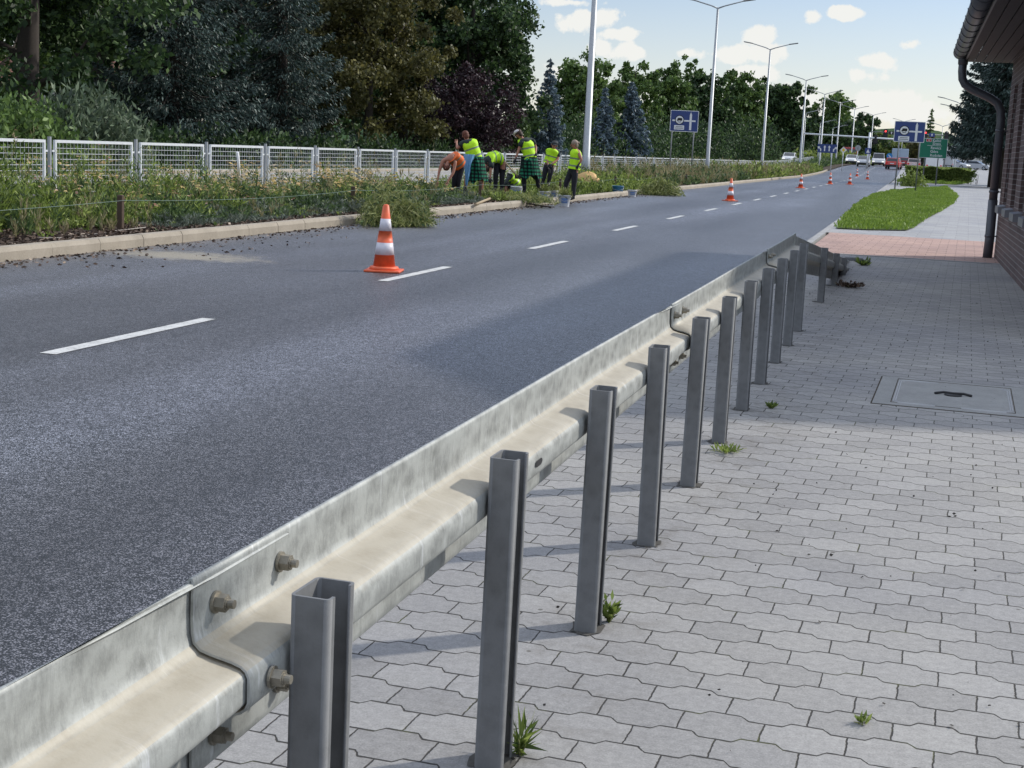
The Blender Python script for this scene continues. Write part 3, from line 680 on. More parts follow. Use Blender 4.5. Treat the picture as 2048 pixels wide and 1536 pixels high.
for k in range(0, 72):
    yp = FY0 + FP * k; yc = yp + FP / 2; x = FX + bend(yp)
    o = p0 if k == 0 else p0.copy()
    if k: COL.objects.link(o)
    o.location = (x, yp, .02 + zg(yp)); 
    src, ws = (pa, wa) if k < 14 else (pb, wb)
    if k in (0, 14): f = src
    else:
        f = src.copy(); COL.objects.link(f); w2 = ws.copy(); COL.objects.link(w2); w2.parent = f
    f.parent = fence; f.location = (x, yc, .02 + zg(yc)); o.rotation_euler.z = random.uniform(-.02, .02)
# low wire on wooden stakes in the bed
wf = empty('wire_border', (0, 0, 0), 0, 'low green wire strung on brown wooden stakes in the flower bed', 'wire fence')
WOOD = plain('stake_wood', (.075, .05, .035), .9, var=.3)
sy = [8.7, 16.9, 25.1, 33.3, 41.5, 49.7, 57.9, 66.1, 74.3, 82.5, 90.7]
for i, y in enumerate(sy):
    mb = MB(); mb.box((-10.05, y, .27), (.075, .075, .52), bev=.008, rz=random.uniform(0, .5)); o = mb.build('stake', WOOD, wf)
mb = MB(); pts = []
for i in range(len(sy) - 1):
    for k in range(6): t = k / 6; pts.append((-10.0 + .02 * math.sin(i * 3), sy[i] + (sy[i + 1] - sy[i]) * t, .46 - .06 * 4 * t * (1 - t)))
mb.tube(pts, .0035, 5); mb.build('wire', plain('green_wire', (.14, .2, .17), .5), wf)
mb = MB(); mb.tube([(x, y, .075 + .02 * math.sin(y * 7)) for x, y in [(-9.75, 14.6), (-9.7, 15.2), (-9.85, 15.8), (-9.95, 16.6), (-9.9, 17.3)]], .008, 5)
tag(mb.build('hose', plain('hose_grey', (.3, .27, .24), .6)), 'thin brown irrigation hose lying on the bark mulch at far left', 'hose')
# ------------------------------------------------------------------ trees
def broad_crown(R_, H, z0, n, leaf, clumps=60, sq=1.0, top=1.0, flat=.8, lobes=None, core=.35):
    """leaf positions: many clumps spread through an uneven ellipsoid envelope"""
    c = []
    hz = (H - z0) / 2; cz = z0 + hz
    while len(c) < clumps:
        d = rng.normal(size=3); d /= np.linalg.norm(d); r = rng.random() ** core
        k = 1 + .16 * math.sin(3 * math.atan2(d[1], d[0]) + 1.3 * R_) + .12 * math.sin(5 * d[2] + R_ * 2)
        hl = math.hypot(d[0], d[1])
        if d[2] < 0: k *= min(1.0, hl + .45) / max(hl, .05)
        p = np.array([d[0] * R_ * r * k, d[1] * R_ * r * k, cz + d[2] * hz * r * (top if d[2] > 0 else 1)])
        c.append(p)
    c = np.array(c); per = n // clumps; C = []
    for p in c:
        cr = R_ * rng.uniform(.10, .24) * (60 / clumps) ** .25 * 1.15
        q = rng.normal(size=(per, 3)); q = unit(q) * (rng.random((per, 1)) ** .45) * cr * np.array([1, 1, flat])
        q[:, 2] += cr * .15 - (q[:, 0] ** 2 + q[:, 1] ** 2) / cr * .2; q += rng.normal(size=q.shape) * cr * .22
        C.append(p + q)
    return np.concatenate(C)
def limbs(H, r, R_, z0, n=7, lean=0):
    mb = MB(); pts = [(0, 0, -.1), (.05 * H * lean, 0, H * .2), (.08 * H * lean + .1, .1, H * .45), (.1 * H * lean, 0, H * .72), (.1 * H * lean + .1, .05, H * .93)]
    mb.tube(pts, [r * 1.35, r, r * .75, r * .42, r * .1], 9)
    for i in range(n):
        a = 2.4 * i + random.random(); z = z0 + (H * .8 - z0) * (i + .5) / n; L = R_ * random.uniform(.55, .85)
        p0 = Vector((.05, 0, max(z * .8, .8))); p2 = Vector((math.cos(a) * L, math.sin(a) * L, z + L * .45)); p1 = p0.lerp(p2, .5) + Vector((0, 0, -.15 * L))
        mb.tube([p0, p1, p2], [r * .38, r * .22, r * .05], 6)
    return mb
def broadleaf(px, X, R_, H, z0, n, leaf, mat, label, cat='tree', py=300, name='deciduous_tree', trunk=.2, group=None, Y=None, trunkm=None, zbase=None, **k):
    r = ray(px, py)
    if Y is None: Y = r[1] * X / r[0]
    else: X = Y * r[0] / r[1]
    root = empty(name, (X, Y, zg(Y) if zbase is None else zbase), random.uniform(0, 6), label, cat, group)
    limbs(H, trunk, R_, z0).build('trunk', trunkm or TREADS, root)
    C = broad_crown(R_, H, z0, n, leaf, **k)
    quads_mesh('crown', leaf_quads(C, rng.uniform(leaf * .7, leaf * 1.3, len(C)), 1.5, D=np.tile([0, 0, -.5], (len(C), 1))), mat, root)
    return root
def spruce(px, X, R_, H, mat, label, n_tier=26, per=9, leaf=.07, py=300, dens=1.0, z0=.3, name='spruce_tree', group=None, Y=None, power=.85, needle=3.2):
    r = ray(px, py)
    if Y is None: Y = r[1] * X / r[0]
    else: X = Y * r[0] / r[1]
    root = empty(name, (X, Y, zg(Y)), random.uniform(0, 6), label, 'spruce', group)
    mb = MB(); mb.tube([(0, 0, -.1), (0, 0, H * .5), (0, 0, H)], [.02 * H, .011 * H, .02], 8)
    C = []; D = []
    for t in range(n_tier):
        f = (t + .3) / n_tier; z = z0 + (H - z0) * f; L0 = R_ * (1 - f) ** power + .12
        nb = max(4, int(per * (1 - f * .5)))
        for b in range(nb):
            a = 2 * math.pi * (b + random.random() * .8) / nb + t * .7; L = L0 * random.uniform(.72, 1.12); zz = z + random.uniform(-.3, .3) * (H / n_tier)
            droop = L * random.uniform(.22, .42)
            m = int(dens * (10 + 34 * L))
            u = rng.random(m) ** .75
            rad = L * u; zc = zz - droop * np.sin(u * 2.2) + L * .12 * u ** 3
            side = rng.normal(size=m) * L * .12 * (1.15 - u * .7); hang = -np.abs(rng.normal(size=m)) * .11 * L ** .5
            ca, sa = math.cos(a), math.sin(a)
            C.append(np.stack([ca * rad - sa * side, sa * rad + ca * side, zc + hang], 1))
            D.append(np.stack([np.full(m, ca) * 1.2 - sa * side * 2, np.full(m, sa) * 1.2 + ca * side * 2, -.5 + hang * 3], 1))
            if L > .6: mb.tube([(0, 0, zz), (ca * L * .5, sa * L * .5, zz - droop * .85), (ca * L * .9, sa * L * .9, zz - droop * .9)], [.03, .02, .008], 4, caps=False)
    C = np.concatenate(C); D = np.concatenate(D)
    mb.build('trunk', TREADS, root)
    quads_mesh('crown', leaf_quads(C, rng.uniform(leaf * .7, leaf * 1.3, len(C)), needle, D=D, jitter=.55), mat, root)
    return root
G_DARK = foliage('leaf_dark', [(0, (.007, .018, .008)), (.45, (.026, .056, .020)), (.8, (.085, .145, .045)), (1, (.20, .29, .10))])
G_MID = foliage('leaf_mid', [(0, (0.026, 0.054, 0.016)), (.5, (0.083, 0.144, 0.038)), (.85, (0.184, 0.280, 0.072)), (1, (0.320, 0.432, 0.128))])
G_OLIVE = foliage('leaf_olive', [(0, (0.037, 0.039, 0.014)), (.5, (0.089, 0.089, 0.029)), (.85, (0.188, 0.173, 0.055)), (1, (0.318, 0.275, 0.101))])
G_PLUM = foliage('leaf_plum', [(0, (0.011, 0.008, 0.011)), (.5, (0.030, 0.015, 0.022)), (.85, (0.069, 0.035, 0.043)), (1, (0.126, 0.076, 0.076))], trans=.15)
G_SPR = foliage('needle_green', [(0, (.008, .018, .015)), (.45, (.025, .045, .038)), (.75, (.085, .13, .115)), (1, (.22, .30, .27))], trans=.1)
G_BLUE = foliage('needle_blue', [(0, (0.043, 0.065, 0.076)), (.5, (0.119, 0.170, 0.204)), (.85, (0.255, 0.340, 0.408)), (1, (0.442, 0.544, 0.612))], trans=.1)
G_LIGHT = foliage('leaf_light', [(0, (.07, .10, .02)), (.5, (.16, .21, .05)), (1, (.32, .36, .12))], trans=.4)
G_HEDGE = foliage('leaf_hedge', [(0, (0.055, 0.088, 0.022)), (.5, (0.176, 0.242, 0.055)), (1, (0.396, 0.462, 0.132))], trans=.45)
G_GRAY = foliage('leaf_grey', [(0, (0.038, 0.058, 0.038)), (.5, (0.089, 0.128, 0.076)), (1, (0.217, 0.281, 0.166))])
roadside = 'trees behind the opposite carriageway'
broadleaf(55, -31, 5.0, 15, 2.6, 30000, .17, G_DARK, 'tall dark leafy tree at the far left with a thick trunk', group=roadside, trunk=.42, clumps=150)
broadleaf(-10, -36, 4.6, 13, 0.8, 12000, .18, G_MID, 'leafy tree half cut by the left edge of the photo, behind the dark one', group=roadside, trunk=.3, clumps=60)
broadleaf(195, -37, 5.2, 17, 2.2, 22000, .18, G_DARK, 'dark broad tree standing behind the leftmost spruce', group=roadside, trunk=.3, clumps=80)
spruce(345, -29.5, 4.0, 17, G_SPR, 'broad drooping dark green spruce, leftmost of the spruces', 29, 11, .062, group=roadside, dens=2.6)
spruce(470, -33.5, 4.4, 21, G_SPR, 'tall dark spruce standing between the two broad front spruces', 29, 10, .07, group=roadside, dens=1.9)
spruce(560, -30, 3.7, 19, G_SPR, 'tall dark spruce just left of the olive coloured tree', 30, 10, .066, group=roadside, dens=2.4)
broadleaf(735, -30.5, 4.3, 14.5, .3, 34000, .16, G_OLIVE, 'tall olive brown leafy tree between the spruces and the purple tree', group=roadside, trunk=.25, clumps=170, core=.35)
broadleaf(640, -34, 3.6, 16, 1, 12000, .17, G_OLIVE, 'yellowish tree partly behind the olive brown tree and the spruce', group=roadside, trunk=.22, clumps=50)
broadleaf(935, -31, 5.2, 14.2, 1.0, 34000, .22, G_DARK, 'big round dark green tree whose right edge meets the sky', group=roadside, trunk=.4, clumps=170, core=.35)
broadleaf(805, -35, 4.6, 17, 1.0, 13000, .22, G_DARK, 'tall green tree behind the olive brown tree, left of the big round one', group=roadside, trunk=.3, clumps=60)
broadleaf(918, -27.3, 3.3, 6.1, .1, 18000, .13, G_PLUM, 'low round purple leaved tree behind the workers', group=roadside, trunk=.12, clumps=140, name='plum_tree', core=.35)
broadleaf(1028, -27, 1.4, 3.8, .0, 5000, .14, G_MID, 'small green bush tree right of the purple tree', group=roadside, trunk=.06, clumps=35)
spruce(1092, -27, 1.75, 8.1, G_BLUE, 'slim blue spruce with a sharp tip beside the big round tree', 26, 9, .09, group=roadside, dens=2.2, name='blue_spruce')
broadleaf(1168, -32, 3.6, 10.8, .5, 13000, .28, G_MID, 'green tree directly behind the nearest lamp post', group=roadside, clumps=150, core=.4)
spruce(1205, -28, 1.9, 7.2, G_BLUE, 'smaller blue spruce beside the nearest lamp post', 22, 8, .11, group=roadside, dens=2.2, name='blue_spruce')
spruce(1258, -28, 2.7, 8.4, G_BLUE, 'wide blue spruce left of the blue road sign', 24, 9, .12, group=roadside, dens=2.2, name='blue_spruce')
broadleaf(1262, -35, 3.4, 12.6, 1, 12000, .30, G_MID, 'tall light topped tree behind the wide blue spruce', group=roadside, clumps=130)
broadleaf(1330, -33, 3.8, 12.6, .3, 14000, .32, G_MID, 'leafy tree rising behind the left blue road sign', group=roadside, clumps=150, core=.4)
broadleaf(1378, -34, 2.4, 16, 8, 1600, .32, G_MID, 'thin ragged tree top poking above the trees by the blue sign', group=roadside, clumps=34, core=.8)
broadleaf(1408, -31, 4.6, 12.4, .2, 14000, .36, G_DARK, 'dark tree behind the second lamp post', group=roadside, clumps=150, core=.4)
broadleaf(1465, -28, 5.0, 13.2, .2, 13000, .40, G_MID, 'green tree between the second and third lamp posts', group=roadside, clumps=150, core=.4)
broadleaf(1515, -26.5, 4.8, 14.6, .2, 13000, .42, G_DARK, 'dark tree right beside the third lamp post', group=roadside, clumps=150, core=.4)
broadleaf(1568, -21.5, 4.6, 13.6, .2, 12000, .42, G_DARK, 'last big dark tree of the row, ending at the open sky', group=roadside, clumps=150, core=.4)
far = 'distant trees by the crossing'
broadleaf(1630, 0, 4.2, 9, .2, 5000, .5, G_DARK, 'low dark tree behind the white mast arm, leftmost of the distant ones', group=far, Y=300, clumps=90)
broadleaf(1664, 0, 4.6, 15, .8, 4500, .5, G_MID, 'taller see-through tree behind the far lamp posts', group=far, Y=305, clumps=40, core=.7)
broadleaf(1690, 0, 4.4, 13, .8, 3600, .5, G_MID, 'see-through tree right of the taller distant one', group=far, Y=318, clumps=34, core=.7)
broadleaf(1722, 0, 4.4, 10.0, .2, 5200, .5, G_DARK, 'dark distant tree left of the traffic light mast', group=far, Y=300, clumps=90)
broadleaf(1680, 0, 3.6, 8.0, .1, 3600, .5, G_DARK, 'dark bushy tree behind the lane sign', group=far, Y=285, clumps=80)
broadleaf(1762, 0, 3.2, 7.0, .2, 3200, .5, G_LIGHT, 'yellow green willow beyond the crossing, left of the truck', group=far, Y=330, clumps=90)
broadleaf(1778, 0, 2.6, 5.6, .2, 2200, .5, G_LIGHT, 'small yellow green willow just left of the grey truck box', group=far, Y=322, clumps=80)
broadleaf(1812, 0, 4.0, 7.4, .2, 2600, .5, G_LIGHT, 'pale green tree showing between the two right signs', group=far, Y=345, clumps=80)
broadleaf(1846, 0, 3.0, 5.6, .2, 2600, .4, G_OLIVE, 'brownish shrub tree behind the queueing cars', group=far, Y=262, clumps=80)
spruce(1857, 0, 1.9, 12.8, G_MID, 'narrow pale conifer tip above the green direction sign', 18, 7, .22, group=far, Y=330, dens=.7)
sp = spruce(1988, 0, 3.9, 13.5, G_SPR, 'large dark spruce overhanging the footpath beside the brick building', 22, 13, .085, Y=118, dens=3.0, z0=3.4, needle=3.4, power=.5)
spruce(2006, 0, 3.4, 14, G_SPR, 'dark spruce behind the downpipe, half hidden by the large one', 22, 10, .12, Y=112, dens=1.6, z0=3.6, needle=3.4)
def bush(px, X, rx, ry, H, n, leaf, mat, label, Y=None, el=2.2, base=None, up=.9, name='shrub', group=None, py=300, rz=0):
    r = ray(px, py)
    if Y is None: Y = r[1] * X / r[0]
    elif X is None: X = Y * r[0] / r[1]
    root = empty(name, (X, Y, base if base is not None else zg(Y)), rz, label, 'shrub', group)
    mb = MB()
    for i in range(7):
        a = i * .9; mb.tube([(0, 0, -.05), (math.cos(a) * rx * .35, math.sin(a) * ry * .35, H * .5), (math.cos(a) * rx * .6, math.sin(a) * ry * .6, H * .8)], [.02, .014, .005], 5)
    mb.build('stems', TREADS, root)
    d = unit(rng.normal(size=(n, 3))); d[:, 2] = np.abs(d[:, 2]); rr = rng.random((n, 1)) ** .35
    k = 1 + .18 * np.sin(7 * np.arctan2(d[:, 1], d[:, 0]) + px)[:, None] + .12 * rng.normal(size=(n, 1))
    C = d * rr * k * np.array([rx, ry, H]); quads_mesh('foliage', leaf_quads(C, rng.uniform(leaf * .7, leaf * 1.3, n), el, D=np.tile([0, 0, up], (n, 1)) + d * .6), mat, root)
    return root
# dark second row closing the gaps behind the first trees
back = 'tall dark trees in the second row'
for i, (px, X_, R_, H_) in enumerate([(120, -41, 6, 17), (300, -42, 6.5, 19), (450, -42, 6, 20), (610, -42, 6.5, 19), (760, -43, 6.5, 18), (880, -41, 5.5, 15.5)]):
    broadleaf(px, X_, R_, H_, .2, 9000, .34, G_DARK, ['dark tree filling the gap right of the leftmost trunk', 'dark tree behind the leftmost front spruce', 'dark tree behind the middle spruces', 'dark tree behind the gap left of the olive brown tree', 'dark tree behind the olive brown tree', 'dark tree behind the left half of the big round tree'][i], group=back, clumps=130, core=.45)
for i, px in enumerate([1040, 1080, 1130, 1180, 1230, 1290, 1345, 1400, 1455, 1510, 1560, 1605]):
    X_ = -29.5 if px < 1350 else -27; r_ = ray(px, 300); Yb = r_[1] * X_ / r_[0]
    if px > 1500: X_ = -22; Yb = r_[1] * X_ / r_[0]
    w = Yb * .018 + 1.2
    bush(px, X_, w, w, 1.6 + w * .8, 2600, .05 + Yb * .0008, G_DARK, ['dark bush beside the small green bush tree', 'dark bush left of the slim blue spruce', 'dark bush between the slim blue spruce and the nearest lamp', 'dark bush right behind the nearest lamp post', 'dark bush between the two right blue spruces',
        'dark bush right of the wide blue spruce', 'dark bush behind the legs of the left blue sign', 'dark bush left of the second lamp post', 'dark bush right of the second lamp post', 'dark bush left of the third lamp post', 'dark bush right of the third lamp post', 'dark bush left of the fourth lamp post'][i], group='undergrowth of the distant tree row')
# shrubs by the opposite road
bush(165, -25.2, 1.7, 2.4, 2.3, 9000, .09, G_GRAY, 'grey green feathery bush behind the fence under the dark trees', el=3.5)
bush(35, -24.8, 1.5, 2.0, 2.0, 6000, .1, G_MID, 'bright green bush behind the fence at the left edge')
bush(235, -25.6, 1.0, 1.3, 1.7, 3500, .09, G_GRAY, 'smaller grey green bush right of the feathery one', el=3)
for i, (px, w) in enumerate([(300, 1.6), (420, 1.8), (520, 1.8), (640, 1.8), (760, 1.8), (860, 1.8), (980, 1.9)]):
    bush(px, -27.5, w, w * 1.3, 1.5, 2600, .12, G_DARK, ['low dark bush under the leftmost spruce', 'low dark bush under the middle of the spruces', 'low dark bush below the tallest spruce', 'low dark bush at the foot of the yellowish tree',
        'low dark bush at the foot of the olive brown tree', 'low dark bush in front of the purple tree', 'low dark bush left of the slim blue spruce'][i], group='dark bushes under the trees')
bush(1990, 0, .9, .8, 1.0, 900, .09, G_HEDGE, 'small green bush at the foot of the blue container', Y=100, py=340)
for i, (px, Y) in enumerate([(1655, 235), (1690, 232), (1633, 240)]):
    bush(px, None, 4.5, 2, 1.7, 1600, .3, G_HEDGE, ['low green hedge bush behind the lane sign posts', 'low green hedge bush between lane sign and far cars', 'low green hedge bush right of the second white car'][i], Y=Y, group='low bushes at the crossing')
# trimmed hedge
hd = empty('hedge', (0, 0, 0), 0, 'trimmed yellow green box hedge beside the far end of the footpath', 'hedge')
mb = MB(); [mb.tube([(x, y, 0), (x + .1, y, .9)], [.03, .01], 5) for x in np.arange(-.2, 5.4, .7) for y in (131.5, 134)]; mb.build('stems', TREADS, hd)
n = 30000; C = np.stack([rng.uniform(-.75, 3.9, n), rng.uniform(129, 143, n), rng.random(n) ** .35 * 1.25], 1)
C[:, 0] += (C[:, 1] - 129) * .10; k = rng.integers(0, 3, n); C[k == 0, 1] = 129 + rng.random((k == 0).sum()) * .3; C[:, 2] += .1 * np.sin(C[:, 0] * 3 + C[:, 1]) + zg(133)
quads_mesh('foliage', leaf_quads(C, rng.uniform(.08, .16, n), 1.5), G_HEDGE, hd)

# ------------------------------------------------------------------ grass islands
GRASS = foliage('grass_blade', [(0, (0.075, 0.138, 0.018)), (.5, (0.175, 0.275, 0.037)), (1, (0.350, 0.450, 0.088))], trans=.3, var_scale=.8, nmix=.5)
def island(name, pxs, n, h=.09, w=.010, z=.02, extra=None):
    pts = [gnd(x, y) for x, y in pxs] if pxs else extra
    zz = z + zg(pts[0][1]); pts2 = [(p[0], p[1]) for p in pts]
    poly_sheet(name + '_ground', pts2, zz, LAND, kind='structure')
    P = np.array(pts2); x0, y0 = P.min(0); x1, y1 = P.max(0); out = []; m = 0
    while m < n:
        q = np.stack([rng.uniform(x0, x1, n), rng.uniform(y0, y1, n)], 1); ins = np.zeros(n, bool); j = len(P) - 1
        for i in range(len(P)):
            c = ((P[i, 1] > q[:, 1]) != (P[j, 1] > q[:, 1])) & (q[:, 0] < (P[j, 0] - P[i, 0]) * (q[:, 1] - P[i, 1]) / (P[j, 1] - P[i, 1] + 1e-9) + P[i, 0]); ins ^= c; j = i
        out.append(q[ins]); m += ins.sum()
    q = np.concatenate(out)[:n]; q = q + rng.normal(size=q.shape) * .035; sc = 1 + .5 * np.sin(q[:, 0] * 2.1) * np.sin(q[:, 1] * .7); hh = rng.uniform(.5, 1.3, n) * h * sc
    C = np.stack([q[:, 0], q[:, 1], zz + hh * .45], 1); s = leaf_quads(C, hh / 2.4, 2.6, D=np.tile([0, 0, 2.2], (n, 1)), jitter=.8)
    o = quads_mesh(name, s, GRASS); return tag(o, {'grass_island': 'sunlit short grass island beside the kerb around the sign posts', 'grass_patch': 'strip of grass round the trimmed hedge'}.get(name), 'grass', kind='stuff')
island('grass_island', [(1672, 458), (1690, 432), (1720, 404), (1750, 388), (1790, 381), (1850, 376), (1893, 374), (1917, 393), (1906, 408), (1880, 424), (1850, 440), (1828, 456), (1812, 462), (1740, 461)], 60000, .075)
island('grass_patch', None, 9000, .2, extra=[(-1.2, 124), (3.4, 122), (5.6, 145), (6.0, 175), (.8, 170), (-.9, 145)])

# ------------------------------------------------------------------ flower bed
def in_work(x, y):   # area cleared by the workers
    return (y > 33) & (y < 44) & (x > -12.2)
def plants(n, y0, y1, x0, x1, h, per, leaf, el, mat, name, label, hx=0, spread=.11, flow=None, bias=1.0, up=1.1, zb=.05, seedx=0):
    y = y0 + (y1 - y0) * rng.random(n) ** bias; x = rng.uniform(x0, x1, n)
    d = .5 + .5 * np.sin(x * 1.9 + seedx) * np.sin(y * 1.1 + seedx * 2); keep = rng.random(n) < .10 + .80 * d; x, y = x[keep], y[keep]
    hh = h * rng.uniform(.35, 1.3, len(x)) * (.70 + .48 * np.sin(x * 3.1 + y * 1.7) * np.sin(y * 2.3 + seedx)) * (1 - hx * np.clip((x - (x1 - 1.6)) / 1.6, 0, 1)); hh = np.where(in_work(x, y), hh * .45, hh)
    P = np.repeat(np.stack([x, y], 1), per, 0); H_ = np.repeat(hh, per); t = rng.random(len(P)) ** .8
    ang = rng.random(len(P)) * 6.283; rad = spread * (.25 + t) * rng.random(len(P))
    zz = zb + np.array([zg(v) for v in P[:, 1]]) if y1 > 120 else zb
    bx = np.array([bend(v) for v in P[:, 1]]) if y1 > 180 else 0
    C = np.stack([P[:, 0] + np.cos(ang) * rad + bx, P[:, 1] + np.sin(ang) * rad, zz + H_ * t], 1)
    D = np.stack([np.cos(ang) * .9, np.sin(ang) * .9, np.full(len(P), up)], 1)
    o = quads_mesh(name, leaf_quads(C, rng.uniform(leaf * .6, leaf * 1.3, len(C)), el, D=D, jitter=.5), mat)
    tag(o, label, 'plants', kind='stuff')
    if flow:
        fm_, fn, fl, fs, frac, cat = flow; k = rng.random(len(x)) < frac; fx = np.repeat(np.stack([x[k], y[k], zb + hh[k] * 1.05 + .05], 1), 6, 0); fx += rng.normal(size=fx.shape) * np.array([.09, .09, .035])
        m = len(fx); a = rng.random(m) * 6.283; s = rng.uniform(.6, 1.3, m) * fs
        e1 = np.stack([np.cos(a), np.sin(a), rng.normal(size=m) * .2], 1) * s[:, None]; e2 = np.stack([-np.sin(a), np.cos(a), rng.normal(size=m) * .25], 1) * s[:, None]
        tag(quads_mesh(fn, np.stack([fx - e1, fx - e2, fx + e1, fx + e2], 1), fm_), fl, cat, kind='stuff')
L_A = foliage('bed_green', [(0, (.018, .035, .010)), (.35, (.08, .125, .028)), (.7, (.26, .34, .07)), (1, (.55, .62, .22))], trans=.38, var_scale=1.2)
L_B = foliage('bed_dark_green', [(0, (.012, .028, .012)), (.4, (.05, .09, .032)), (.8, (.15, .22, .075)), (1, (.34, .42, .18))], trans=.28, var_scale=1.2)
L_C = foliage('bed_straw', [(0, (.10, .085, .04)), (.5, (.25, .22, .11)), (1, (.45, .40, .24))], trans=.35)
L_D = foliage('bed_lavender', [(0, (.05, .06, .045)), (.5, (.12, .15, .11)), (1, (.25, .28, .24))], trans=.2)
F_Y = foliage('flower_yellow', [(0, (.45, .30, .10)), (.5, (.62, .50, .20)), (.8, (.60, .38, .22)), (1, (.74, .70, .46))], trans=.3)
F_P = foliage('flower_pink', [(0, (.35, .12, .12)), (.5, (.50, .24, .16)), (1, (.60, .5, .5))], trans=.3)
F_V = foliage('flower_violet', [(0, (.22, .16, .34)), (1, (.50, .38, .60))], trans=.3)
plants(1500, 10.5, 17.6, -13.4, -10.75, 1.12, 44, .022, 4.8, L_A, 'leafy_plants', 'tall bright green leafy plants at the left end of the flower bed', hx=.45, spread=.13, flow=(F_V, 'violet_flowers', 'few violet flower spikes in the leafy plants at far left', .022, .02, 'flowers'))
plants(1500, 15.5, 24, -13.9, -10.4, .80, 42, .022, 4.4, L_A, 'green_perennials', 'mixed green perennials in the middle of the flower bed', hx=.55, spread=.13, seedx=1, flow=(F_P, 'pink_flowers', 'scattered pink and brown flower heads among the perennials', .022, .10, 'flowers'))
plants(2600, 18.0, 34, -14.1, -10.9, .56, 30, .024, 3.8, L_B, 'yarrow', 'dark green yarrow plants along the fence', hx=.25, spread=.13, seedx=2, flow=(F_Y, 'yarrow_flowers', 'flat yellow and apricot yarrow flower heads in front of the fence', .040, .55, 'flowers'))
plants(800, 16, 34, -13.9, -10.2, .72, 34, .020, 5, L_A, 'light_green_plants', 'light green leafy stems among the yarrow', hx=.3, spread=.10, seedx=21)
plants(2400, 18.5, 34, -11.4, -9.95, .42, 34, .030, 3, L_B, 'low_green_plants', 'low dark green plants near the kerb', hx=.4, spread=.15, seedx=3)
plants(1100, 17.8, 33, -10.7, -9.72, .26, 46, .016, 5, L_D, 'lavender', 'low grey green lavender tufts along the kerb', hx=.2, spread=.12, seedx=4)
plants(1600, 33, 46, -14.1, -9.6, .42, 26, .035, 4, L_A, 'weeds', 'low trampled weeds where the people are working', spread=.15, seedx=5)
plants(2000, 44, 60, -14.1, -9.65, .62, 22, .045, 3.4, L_A, 'shrubby_plants', 'green shrubby plants right of the standing woman', hx=.3, spread=.2, seedx=6)
plants(1600, 56, 84, -14, -9.7, .95, 24, .030, 9, L_C, 'ornamental_grass', 'tan ornamental grass tufts by the blue sign', hx=.3, spread=.22, up=2.4, seedx=7)
plants(2600, 58, 96, -14, -9.7, .78, 20, .06, 3, L_B, 'dark_bed_plants', 'dark green bed plants mixed with the tan grass', spread=.25, hx=.3, seedx=8)
plants(4200, 90, 165, -14, -9.7, .85, 14, .10, 3, L_A, 'far_bed_plants', 'green plants in the far part of the bed', spread=.35, hx=.3, seedx=9)
plants(1500, 90, 150, -14, -9.7, .9, 12, .05, 8, L_C, 'far_bed_grass', 'dry tan grass in the far part of the bed', spread=.35, up=2.2, seedx=10)
plants(3600, 150, 232, -15, -10.9, .75, 12, .16, 3, L_B, 'crossing_bed_plants', 'plants on the median beside the crossing', spread=.5, seedx=11)
plants(240, 26, 92, -13.6, -10.4, 1.25, 12, .020, 9, L_C, 'dry_stalks', 'single dry stalks standing above the bed plants', spread=.05, up=3, seedx=12)
plants(260, 10.5, 36, -11.5, -9.45, .16, 14, .022, 3, L_A, 'seedlings', 'small weeds sprouting through the bark mulch', spread=.08, seedx=13)
plants(900, 10.5, 34, -13.8, -9.9, .9, 26, .014, 8, L_C, 'dry_stems', 'thin dry stems and seed heads standing among the green plants', hx=.5, spread=.07, up=2.4, seedx=14)
plants(700, 10.5, 24, -13.6, -10.2, .85, 34, .020, 5, L_B, 'dark_stems', 'dark leafy stems mixed into the left end of the bed', hx=.5, spread=.09, up=1.6, seedx=15)
# bark mulch
n = 34000; y = 9 + 27 * rng.random(n) ** 1.3; x = rng.uniform(-11.6, -9.38, n); s = rng.uniform(.012, .045, n)
C = np.stack([x, y, .05 + rng.random(n) * .045], 1); q = leaf_quads(C, s, 1.9, D=rng.normal(size=(n, 3)) * np.array([1.5, 1.5, .2]), jitter=.3)
MULCH = foliage('bark_chip', [(0, (.03, .02, .016)), (.6, (.09, .06, .045)), (.88, (.22, .16, .12)), (1, (.46, .38, .31))], trans=0, rough=.9, nmix=0)
tag(quads_mesh('bark_mulch', q, MULCH), 'brown and pale bark chips covering the bed edge behind the kerb', 'mulch', kind='stuff')
# debris swept against the left kerb and small litter on road and paving
n = 2600; y = 12 + 40 * rng.random(n) ** 1.2; x = KX + .02 + np.abs(rng.normal(size=n)) * .22; x2 = rng.random(n) < .25; x = np.where(x2 & (y > 13) & (y < 20), x + rng.random(n) * 1.2, x)
C = np.stack([x, y, np.full(n, ROADZ + .008)], 1); tag(quads_mesh('leaf_litter', leaf_quads(C, rng.uniform(.008, .035, n), 2, D=rng.normal(size=(n, 3)) * np.array([1, 1, .05]), jitter=.15), MULCH), 'crumbs of soil and leaves scattered along the left kerb', 'litter', kind='stuff')
n = 420; C = np.stack([rng.uniform(-1.1, 1.3, n), 2 + 18 * rng.random(n) ** 1.4, np.full(n, .006)], 1)
tag(quads_mesh('paving_crumbs', leaf_quads(C, rng.uniform(.003, .012, n), 1.5, D=rng.normal(size=(n, 3)) * np.array([1, 1, .05]), jitter=.15), plain('crumb', (.04, .035, .03), .9)), 'dark crumbs and leaf bits on the grey footpath', 'litter', kind='stuff')
